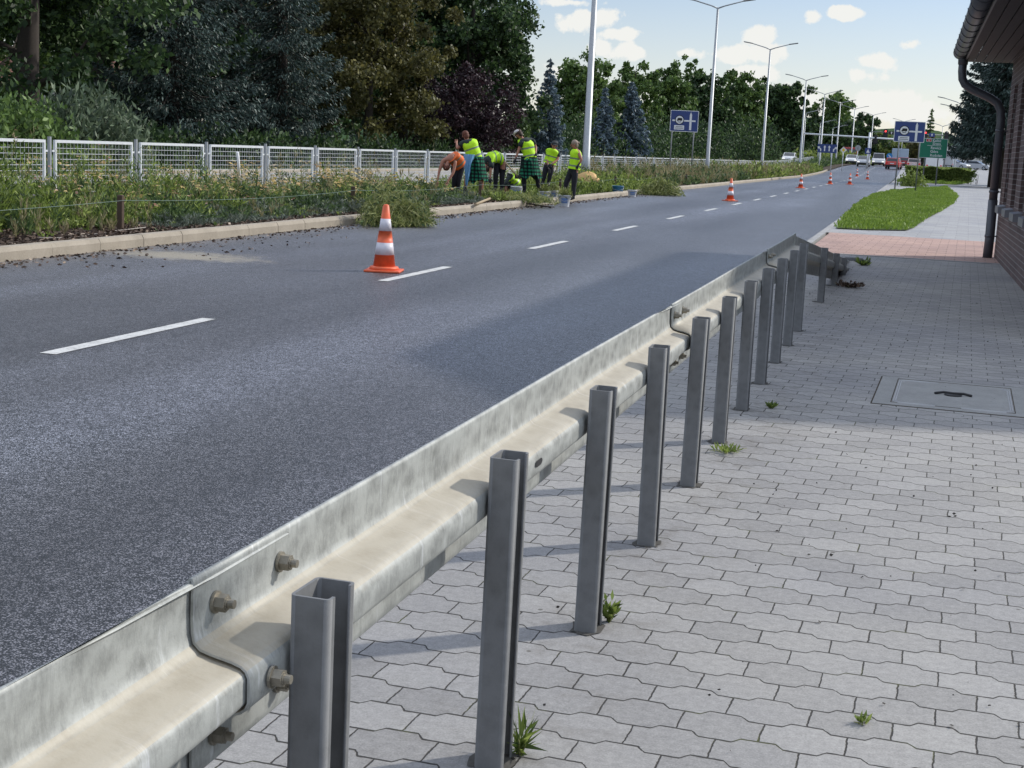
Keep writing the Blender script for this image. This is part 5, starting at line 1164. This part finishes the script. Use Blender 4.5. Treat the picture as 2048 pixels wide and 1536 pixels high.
# ------------------------------------------------------------------ people
def skin_mesh(name, vs, es, rs, mat, parent, sub=1):
    me = bpy.data.meshes.new(name); me.from_pydata([tuple(v) for v in vs], es, []); me.materials.append(mat)
    o = bpy.data.objects.new(name, me); COL.objects.link(o)
    md = o.modifiers.new('s', 'SKIN'); md.use_smooth_shade = True
    sv = me.skin_vertices[0].data
    for i, r in enumerate(rs): sv[i].radius = (r, r) if not isinstance(r, tuple) else r; sv[i].use_root = (i == 0)
    if sub: m2 = o.modifiers.new('u', 'SUBSURF'); m2.levels = sub; m2.render_levels = sub
    bpy.context.view_layer.update()
    m3 = bpy.data.meshes.new_from_object(o.evaluated_get(bpy.context.evaluated_depsgraph_get()))
    o.modifiers.clear(); o.data = m3; m3.name = name; bpy.data.meshes.remove(me)
    if len(m3.materials) == 0: m3.materials.append(mat)
    for p in m3.polygons: p.use_smooth = True
    o.parent = parent; return o
def loft(rings, mats_idx, n=20, folds=0, thick=True):
    """rings: (center, wvec, dvec) half axes"""
    mb = MB(); vs = []
    for j, (c, w, d) in enumerate(rings):
        for k in range(n):
            a = 2 * math.pi * k / n; f = 1 + folds * math.sin(5 * a + 1) * j / len(rings) + folds * .6 * math.sin(9 * a + 2) * j / len(rings)
            vs.append(c + w * math.cos(a) * f + d * math.sin(a) * f)
    b0 = len(mb.v); mb.v += [tuple(v) for v in vs]
    for j in range(len(rings) - 1):
        for k in range(n): mb.f.append((j * n + k, j * n + (k + 1) % n, (j + 1) * n + (k + 1) % n, (j + 1) * n + k)); mb.m.append(mats_idx[j]); mb.sm.append(True)
    return mb
VY = m_vest('vest_yellow', (.50, .86, .02)); VO = m_vest('vest_orange', (.80, .16, .035)); BAND = plain('reflective_band', (.16, .20, .15), .4)
TRO = plain('dark_trousers', (.012, .012, .020), .85, vs=20); TEE = plain('dark_shirt', (.018, .028, .028), .85); TEEW = plain('pale_shirt', (.62, .58, .58), .85)
H_AU = plain('hair_auburn', (.11, .032, .016), .7, vs=60, var=.4); H_BR = plain('hair_brown', (.05, .028, .02), .7, vs=60, var=.4); H_GR = plain('hair_grey_blond', (.26, .20, .16), .7, vs=60, var=.4); H_BK = plain('hair_black', (.015, .012, .012), .6, vs=60)
GLV = plain('work_glove', (.03, .035, .04), .8); BOOT = plain('boot', (.02, .018, .018), .6); PLAID = m_plaid(); DENIM = plain('blue_cloth', (.16, .36, .60), .85, vs=25, var=.2); TANSKIN = plain('tanned_skin', (.36, .16, .105), .55)
EYE = plain('eye', (.02, .015, .012), .3)
def person(x0, Y, J, label, face, vest, hair, shirt=TEE, trousers=TRO, gloves=True, skirt=None, shorts=False, bun=0, cap=None, skin=None, vlen=1.0, sleeves=True):
    skin = skin or TANSKIN
    px = 840 + x0 / 5.689
    a, b = atY(px, 300, Y), atY(px, 400, Y); t = (a.z - .06) / (a.z - b.z); py0 = 300 + 100 * t; base = atY(px, py0, Y)
    dep = float(np.array([base.x, base.y, base.z - CAM_H]) @ CM[:, 2]); S = FPX / dep * 5.689; y0 = (py0 - 230) * 5.689
    root = empty('person', (base.x, base.y, .06), math.atan2(-base.x, base.y), label, 'person')
    def L(p): return Vector(((p[0] - x0) / S, (p[2] if len(p) > 2 else 0), max(.03, (y0 - p[1]) / S)))
    P = {k: L(v) for k, v in J.items()}
    face = Vector(face).normalized()
    V = []; E = []; Rr = []
    def add(p, r, par=None):
        V.append(p); Rr.append(r); 
        if par is not None: E.append((par, len(V) - 1))
        return len(V) - 1
    pel = add(P['pelvis'], (.125, .10)); wa = add(P['waist'], (.115, .09), pel); ch = add(P['chest'], (.14, .105), wa); nb = add(P['chest'].lerp(P['neck'], .75), (.085, .075), ch); nk = add(P['neck'], .052, nb)
    hd0 = P['head']; up = (hd0 - P['neck']).normalized()
    ja = add(hd0 - up * .055 + face * .025, (.058, .062), nk); sk = add(hd0 + up * .03, (.078, .086), ja); add(hd0 + up * .085, (.05, .055), sk); add(hd0 - up * .01 + face * .108, .012, ja) if False else None
    for s in 'LR':
        sh = add(P['sh' + s], .058, nb); m = add(P['sh' + s].lerp(P['el' + s], .5), .048, sh); el = add(P['el' + s], .040, m); wr = add(P['wr' + s], .026, el)
        dv = (P['wr' + s] - P['el' + s]).normalized(); pm_ = add(P['wr' + s] + dv * .06, (.036, .020), wr)
        sd = dv.cross(Vector((0, 1, 0))); sd = sd.normalized() if sd.length > .1 else Vector((1, 0, 0)); dn = dv.cross(sd)
        if not gloves:
            for k in range(4):
                q = add(P['wr' + s] + dv * .105 + sd * (.03 - .02 * k), .0095, pm_); q = add(V[q] + (dv * .8 + dn * .35).normalized() * .03, .0085, q); add(V[q] + (dv * .5 + dn * .6).normalized() * (.026 - .003 * abs(k - 1.2)), .0075, q)
            q = add(P['wr' + s] + dv * .045 + sd * .042, .011, pm_); add(V[q] + (dv + sd * .4).normalized() * .035, .009, q)
        hp = add(P['hip' + s], .095, pel); th = add(P['hip' + s].lerp(P['kn' + s], .5), .080, hp); kn = add(P['kn' + s], .058, th); cf = add(P['kn' + s].lerp(P['an' + s], .4), .056, kn); an = add(P['an' + s], .036, cf); add(P['to' + s], .030, an)
    skin_mesh('body', V, E, Rr, skin, root)
    # face: nose, brow and ears on the head; hair as its own piece
    mb = MB(); sidev = up.cross(face).normalized()
    mb.ell(hd0 + face * .098 - up * .01, (.015, .018, .02), 7, 5); 
    for s in (-1, 1): mb.ell(hd0 + sidev * s * .082 - up * .005, (.014, .018, .030), 7, 5)
    mb.ell(hd0 + face * .086 - up * .055, (.022, .012, .008), 7, 5)
    mb.build('face', skin, root)
    for s in (-1, 1): mb = MB(); mb.ell(hd0 + face * .090 + sidev * s * .032 + up * .018, (.011, .009, .008), 7, 5); mb.build('eye', EYE, root)
    mb = MB(); M = face.to_track_quat('Y', 'Z').to_matrix()
    mb.ell(hd0 + up * .045 - face * .028, (.092, .095, .088), 14, 9, M=M)
    mb.ell(hd0 - face * .055 - up * .02, (.075, .05, .085), 12, 7, M=M)
    if bun: mb.ell(hd0 - face * .115 + up * .03 * bun, (.04, .04, .04), 10, 6)
    mb.build('hair', hair, root)
    if cap: mb = MB(); mb.ell(hd0 + up * .075 - face * .01, (.098, .100, .055), 14, 7, M=M); mb.ell(hd0 + up * .06 + face * .11, (.06, .05, .012), 10, 5, M=M); mb.build('cap', cap, root)
    if sleeves:
        nn_ = P['chest'].lerp(P['neck'], .75)
        skin_mesh('shirt', [P['pelvis'].lerp(P['waist'], .5), P['waist'], P['chest'], nn_, P['chest'].lerp(P['neck'], .98), P['shL'], P['shR'], P['shL'].lerp(P['elL'], .35), P['shR'].lerp(P['elR'], .35)],
                  [(0, 1), (1, 2), (2, 3), (3, 4), (3, 5), (3, 6), (5, 7), (6, 8)], [(.135, .11), (.130, .105), (.155, .12), (.105, .095), .062, .075, .075, .070, .070], shirt, root)
    # trousers
    V2 = [P['pelvis']]; E2 = []; R2 = [(.150, .125)]
    V2.append(P['pelvis'].lerp(P['waist'], .6)); E2.append((0, 1)); R2.append((.135, .115))
    for s in 'LR':
        i = len(V2); pts = [P['hip' + s], P['hip' + s].lerp(P['kn' + s], .5), P['kn' + s]] + ([] if shorts else [P['kn' + s].lerp(P['an' + s], .5), P['an' + s].lerp(P['kn' + s], .08)])
        rs = [.112, .098, .080] + ([] if shorts else [.068, .056]); V2 += pts; R2 += rs; E2.append((0, i)); E2 += [(i + k, i + k + 1) for k in range(len(pts) - 1)]
    skin_mesh('trousers' if not shorts else 'shorts', V2, E2, R2, trousers, root)
    for s in 'LR':
        a_, t_ = P['an' + s], P['to' + s]; mb = MB(); mb.tube([a_ + Vector((0, 0, .10)), a_ + Vector((0, 0, .02)), a_.lerp(t_, .5) + Vector((0, 0, .0)), t_], [.05, .055, .048, .035], 10); mb.build('boot', BOOT, root)
        if gloves:
            dv = (P['wr' + s] - P['el' + s]).normalized(); sd = dv.cross(Vector((0, 1, 0))); sd = sd.normalized() if sd.length > .1 else Vector((1, 0, 0)); dn = dv.cross(sd); w0 = P['wr' + s]
            mb = MB(); mb.tube([w0 - dv * .04, w0, w0 + dv * .05, w0 + dv * .095], [.036, .032, .045, .038], 10, flat=.6)
            for k in range(4):
                q = w0 + dv * .09 + sd * (.030 - .02 * k); l = .036 - .004 * abs(k - 1.2); mb.tube([q, q + (dv * .9 + dn * .3) * l, q + (dv * 1.2 + dn * 1.0) * l * 1.2], [.012, .011, .009], 6)
            q = w0 + dv * .04 + sd * .040; mb.tube([q, q + (dv * .6 + sd * .7) * .035, q + (dv * 1.3 + sd * .6 + dn * .3) * .05], [.014, .012, .010], 6); mb.build('glove', GLV, root)
        if sleeves:
            m = P['sh' + s].lerp(P['el' + s], .62); mb = MB(); mb.tube([P['sh' + s] + (P['chest'] - P['sh' + s]) * .15, P['sh' + s].lerp(m, .4), m], [.082, .074, .066], 12); mb.build('sleeve', shirt, root)
    # vest
    wv = (P['shR'] - P['shL']); sp = [P['waist'].lerp(P['pelvis'], vlen * .9), P['waist'], P['waist'].lerp(P['chest'], .45), P['chest'], P['chest'].lerp(P['neck'], .55), P['chest'].lerp(P['neck'], .88), P['neck'].lerp(P['head'], .12)]
    ax = (P['chest'] - P['pelvis']).normalized(); wv = (wv - ax * wv.dot(ax)).normalized(); dv = ax.cross(wv).normalized(); fw = face
    dims = [(.205, .165), (.190, .150), (.195, .150), (.208, .155), (.212, .138), (.165, .115), (.070, .070)]
    # finer rings so that two reflective bands are crisp
    def at(t):
        t = min(t, 5.999); i = int(t); f = t - i; return sp[i].lerp(sp[i + 1], f), dims[i][0] + (dims[i + 1][0] - dims[i][0]) * f, dims[i][1] + (dims[i + 1][1] - dims[i][1]) * f
    ts = [0, .30, .52, .9, 1.35, 1.85, 2.3, 2.62, 3.0, 3.5, 4, 4.5, 5, 5.6, 5.99]; mi = [0, 1, 0, 0, 1, 0, 0, 0, 0, 0, 0, 0, 0, 0]
    mi = [0, 1, 0, 0, 0, 1, 0, 0, 0, 0, 0, 0, 0, 0]; ts = [0, .42, .72, 1.0, 1.5, 2.0, 2.32, 2.62, 3.0, 3.5, 4, 4.5, 5, 5.6, 5.99]
    mb = loft([(at(t)[0], wv * at(t)[1], dv * at(t)[2]) for t in ts], mi, 24, .02)
    for i, v in enumerate(mb.v):
        v = Vector(v); v += Vector((math.sin(v.z * 31 + v.x * 17), math.sin(v.z * 23 + v.y * 29), 0)) * .006; mb.v[i] = tuple(v)
    mb.build('vest', [vest, BAND], root, True)
    if skirt:
        (c0, r0), (c1, r1) = skirt; a_, b_ = L(c0), L(c1); rings = []
        for k in range(7): f = k / 6; c = a_.lerp(b_, f); w = (r0 + (r1 - r0) * f); rings.append((c, Vector((w, 0, 0)), Vector((0, w * .8, 0))))
        mb = loft(rings, [0] * 6, 36, .10)
        for i in range(36 * 6, 36 * 7): v = mb.v[i]; mb.v[i] = (v[0], v[1], v[2] + .06 * math.sin((i % 36) * .7) + .03 * math.sin((i % 36) * 1.7))
        mb.build('tied_shirt', PLAID, root)
        mb = MB()
        for s_ in (-.04, .04): mb.tube([a_ + Vector((s_, -r0 * .85, -.03)), a_ + Vector((s_ * 2.5, -r0 * 1.1, -.2)), a_ + Vector((s_ * 2, -r0 * 1.15, -.4))], [.03, .035, .03], 7, flat=.5)
        mb.build('tied_sleeves', PLAID, root)
    return root, L
# woman on the right, standing in profile with a hand on her hip
person(1730, 37.9, dict(head=(1722, 345), neck=(1745, 402), chest=(1748, 455), waist=(1742, 555), pelvis=(1732, 625), shL=(1722, 430, .16), shR=(1775, 432, -.16), elL=(1700, 520, .22), elR=(1812, 510, -.22), wrL=(1690, 590, .16), wrR=(1788, 558, -.2),
       hipL=(1712, 645, .08), hipR=(1752, 645, -.08), knL=(1655, 770, .06), knR=(1742, 790, -.06), anL=(1655, 925, .08), anR=(1742, 950, -.06), toL=(1600, 950, .08), toR=(1690, 972, -.08)),
       'woman in yellow vest and dark trousers standing with her hand on her hip, facing left', (-1, -.1, -.15), VY, H_GR, bun=1, sleeves=False, shirt=TEE)
# facing the camera, leaning on a tool
r_, Lf = person(1450, 41.8, dict(head=(1500, 348, -.12), neck=(1488, 392, -.06), chest=(1482, 440), waist=(1468, 515), pelvis=(1455, 560), shL=(1430, 415, 0), shR=(1545, 415, 0), elL=(1425, 500, -.05), elR=(1545, 510, -.08), wrL=(1440, 565, -.25), wrR=(1478, 558, -.25),
       hipL=(1425, 575), hipR=(1487, 575), knL=(1405, 680, -.03), knR=(1470, 680, -.03), anL=(1392, 780), anR=(1455, 785), toL=(1385, 800, -.12), toR=(1455, 805, -.12)),
       'person in open yellow vest facing the camera, leaning forward over a tool', (0, -1, -.35), VY, H_BK, cap=GLV, skirt=None)
def skirt_at(a, ra, b, rb): return ((a, ra), (b, rb))
person(1205, 37.6, dict(head=(1088, 232, -.02), neck=(1138, 285), chest=(1185, 335), waist=(1218, 440), pelvis=(1225, 505), shL=(1130, 310, -.12), shR=(1245, 290, .10), elL=(1098, 410, -.15), elR=(1292, 375, .12), wrL=(1068, 505, -.2), wrR=(1292, 430, .0),
       hipL=(1190, 530), hipR=(1265, 530), knL=(1170, 700, -.05), knR=(1322, 700, .05), anL=(1185, 880, 0), anR=(1350, 850, .1), toL=(1160, 905, -.05), toR=(1330, 878, .0)),
       'tall capped worker with green plaid shirt tied at the hips, right of the crouching one', (-.8, .35, -.45), VY, H_BR, cap=TEEW, skirt=skirt_at((1218, 480), .215, (1240, 705), .30))
# worker seen from behind with blue cloth and plaid shirt at the waist
rB, LB = person(610, 35.9, dict(head=(490, 248, .1), neck=(512, 300, .05), chest=(545, 350), waist=(588, 445), pelvis=(612, 520), shL=(468, 325, 0), shR=(600, 320, .0), elL=(400, 400, -.05), elR=(640, 420, .2), wrL=(392, 340, .15), wrR=(600, 500, .3),
       hipL=(560, 545), hipR=(662, 545), knL=(520, 700, .1), knR=(690, 730, 0), anL=(510, 860, .15), anR=(700, 880, .05), toL=(480, 880, .05), toR=(690, 905, -.05)),
       'worker with auburn hair, blue cloth and plaid shirt hanging from the waist', (-.3, .9, -.1), VY, H_AU, shirt=TEE, shorts=True, gloves=False, skirt=skirt_at((610, 475), .21, (640, 750), .27))
mb = MB(); n = 12; rows = []
for j in range(10):
    f = j / 9; x0_, x1_ = 478 + (515 - 478) * f, 605 - (605 - 535) * f ** .8; yy = 455 + 350 * f
    for k in range(n + 1):
        u = k / n; p = LB((x0_ + (x1_ - x0_) * u, yy)); rows.append(Vector((p.x, -.235 - .03 * f + .025 * math.sin(u * 14 + f * 2) - .05 * math.sin(math.pi * u), p.z)))
mb.add(rows, [(j * (n + 1) + k, j * (n + 1) + k + 1, (j + 1) * (n + 1) + k + 1, (j + 1) * (n + 1) + k) for j in range(9) for k in range(n)], 0, True); mb.build('blue_cloth', DENIM, rB)
# orange vest, bent right over
person(400, 35.2, dict(head=(290, 590, -.22), neck=(310, 520, -.18), chest=(345, 480, -.12), waist=(405, 520, -.02), pelvis=(425, 575, .06), shL=(250, 525, -.2), shR=(388, 530, -.2), elL=(210, 645, -.25), elR=(368, 660, -.28), wrL=(195, 755, -.3), wrR=(318, 745, -.35),
       hipL=(395, 610, .08), hipR=(455, 610, .08), knL=(385, 730, .05), knR=(430, 735, .05), anL=(380, 850, .15), anR=(430, 855, .15), toL=(350, 875, .05), toR=(405, 880, .05)),
       'worker in orange vest bent right over with arms reaching to the ground', (-.25, -.75, -.6), VO, H_AU, shirt=TEEW, gloves=False, sleeves=False, vlen=1.15)
# bending worker, hips up
person(900, 37.2, dict(head=(748, 610, -.25), neck=(752, 545, -.2), chest=(780, 505, -.12), waist=(845, 480), pelvis=(895, 505, .05), shL=(720, 525, -.2), shR=(800, 560, -.28), elL=(725, 600, -.3), elR=(790, 640, -.35), wrL=(735, 700, -.35), wrR=(790, 720, -.38),
       hipL=(870, 540, .05), hipR=(925, 545, .05), knL=(850, 690, .0), knR=(925, 700, .05), anL=(855, 840, .05), anR=(925, 850, .08), toL=(825, 865, -.05), toR=(895, 872, -.02)),
       'worker in yellow vest and dark trousers bending down, back turned to the fence', (-.4, -.4, -.8), VY, H_BR)
# crouching
person(1050, 37.9, dict(head=(978, 790, -.1), neck=(995, 745, -.08), chest=(1015, 715, -.05), waist=(1062, 745, 0), pelvis=(1090, 800, .02), shL=(985, 770, -.2), shR=(1030, 735, .12), elL=(975, 840, -.25), elR=(1000, 820, .2), wrL=(965, 890, -.28), wrR=(985, 890, .2),
       hipL=(1075, 825, -.08), hipR=(1085, 825, .10), knL=(1005, 800, -.1), knR=(1010, 800, .15), anL=(1050, 890, -.1), anR=(1055, 890, .12), toL=(1015, 900, -.1), toR=(1020, 900, .12)),
       'worker in yellow vest crouching low behind a white bucket', (-.7, -.4, -.6), VY, H_BK)

# ------------------------------------------------------------------ buckets, bag, tools
BKT = plain('bucket_white', (.55, .57, .60), .45, var=.15); BKB = plain('bucket_blue', (.03, .16, .30), .45); LBL = plain('bucket_label', (.12, .20, .40), .5)
def bucket(px, py, Y, z, label, r=.15, h=.28, mat=BKT, fill=True, tilt=0, lab=True, big=1):
    p = atY(px, py, Y); r *= big; h *= big
    root = empty('bucket', (p.x, Y, z), R(15), label, 'bucket', 'weeding buckets'); root.rotation_euler.x = tilt
    mb = MB(); mb.lathe([(r * .80, 0), (r, h * .93), (r * 1.05, h * .94), (r * 1.05, h), (r * .97, h), (r * .95, h * .8)], 22, cap=False); mb.lathe([(r * .1, .004), (r * .79, .004)], 22, cap=False); mb.build('shell', mat, root)
    mb = MB(); mb.tube([(-r * 1.06, 0, h * .88), (-r * .9, -r * .75, h * .62), (0, -r * 1.2, h * .45), (r * .9, -r * .75, h * .62), (r * 1.06, 0, h * .88)], .006, 5); mb.build('handle', LAMPM, root)
    if lab:
        mb = MB(); n = 8; vs = []
        for zz in (h * .30, h * .74):
            rr = r * (.80 + .2 * zz / (h * .93)) + .003
            for k in range(n + 1): a = R(-125 + 70 * k / n); vs.append((rr * math.cos(a), rr * math.sin(a), zz))
        mb.add(vs, [(k, k + 1, n + 2 + k, n + 1 + k) for k in range(n)]); mb.build('print', LBL, root)
    if fill:
        n = 260; d = rng.normal(size=(n, 3)) * np.array([r * .5, r * .5, .06]) + np.array([0, 0, h + .03]); quads_mesh('weeds', leaf_quads(d, rng.uniform(.012, .03, n), 6, D=np.tile([0, 0, .9], (n, 1)) + d * 4 * np.array([1, 1, 0])), W_G, root)
bucket(1032.5, 385, 36.2, .04, 'white bucket with blue print in front of the crouching worker', r=.145, h=.34, fill=False)
bucket(1088, 390, 37.0, .02, 'white bucket of weeds on the kerb, leftmost of three together', r=.155, h=.25)
bucket(1107, 388, 38.4, .04, 'bucket half hidden between two other weed buckets', r=.13, h=.22)
bucket(1129, 396, 35.8, ROADZ, 'white bucket of weeds on the road beside the standing woman', r=.155, h=.29)
bucket(1235.5, 380, 47.0, .0, 'blue bucket with pale rim beside the yellow sack', r=.19, h=.28, mat=BKB, lab=False, fill=False)
bucket(1264.5, 385, 46.8, ROADZ, 'small white bucket on the road right of the blue one', r=.15, h=.22, fill=False)
sk_ = gnd(1241, 376, .05); sb = MB(); rows = []; n = 18
for j in range(9):
    f = j / 8; rr = .30 * math.sin(math.pi * min(1, .12 + f * .88)) ** .6 + .02
    for k in range(n): a = 2 * math.pi * k / n; q = 1 + .16 * math.sin(3 * a + j * .8) + .08 * math.sin(7 * a + 2 * j); rows.append((rr * q * math.cos(a) * 1.15, rr * q * .7 * math.sin(a), f * .44 + .04 * math.sin(2 * a + 1)))
sb.add(rows, [(j * n + k, j * n + (k + 1) % n, (j + 1) * n + (k + 1) % n, (j + 1) * n + k) for j in range(8) for k in range(n)] + [tuple(8 * n + k for k in range(n))], 0, True)
o = sb.build('sack', plain('yellow_sack', (.62, .40, .17), .8, vs=9, var=.25)); o.location = (sk_.x, 47.6, .22); tag(o, 'crumpled yellow sack lying in the bed behind the blue bucket', 'sack')
o = None
def stick(a, b, r, mat, name, label, cat='tool', head=None):
    a, b = Vector(a), Vector(b)
    root = empty(name, a, 0, label, cat); q = MB(); q.tube([(0, 0, 0), (b - a) * .5, b - a], [r, r, r * .9], 8); q.build('shaft', mat, root)
    if head: h = MB(); h.box((0, 0, 0), head, bev=.005); h.build('blade', BLACK, root)
WD = plain('tool_wood', (.34, .26, .16), .7, vs=20); DW = plain('dark_shaft', (.04, .025, .025), .6)
z3 = lambda X3, Y3, Y: atY(840 + X3 / 5.689, 230 + Y3 / 5.689, Y)
a = gnd(840 + 1500 / 5.689, 230 + 1048 / 5.689, -.03); b = gnd(840 + 800 / 5.689, 230 + 942 / 5.689, .12); stick(a, b, .022, DW, 'rake', 'dark wooden rake shaft lying across the kerb onto the road', head=(.05, .35, .05))
a = gnd(840 + 630 / 5.689, 230 + 1018 / 5.689, .12); b = gnd(840 + 795 / 5.689, 230 + 950 / 5.689, .15); stick(a, b, .03, WD, 'plank', 'short pale wooden plank lying on the kerb by the weed heap', head=None)
stick(z3(1110, 705, 37.2), z3(955, 520, 37.0), .020, WD, 'hoe', 'pale hoe handle standing slantwise between the workers', head=(.16, .03, .10))
stick(z3(1475, 640, 41.4), z3(1445, 560, 41.5), .018, DW, 'trowel', 'short dark tool held by the person facing the camera', head=(.08, .02, .12))
stick((-12.6, 25.6, .35), (-12.55, 25.35, 1.05), .03, SWHITE, 'marker_post', 'small white marker post standing in the bed before the fence')
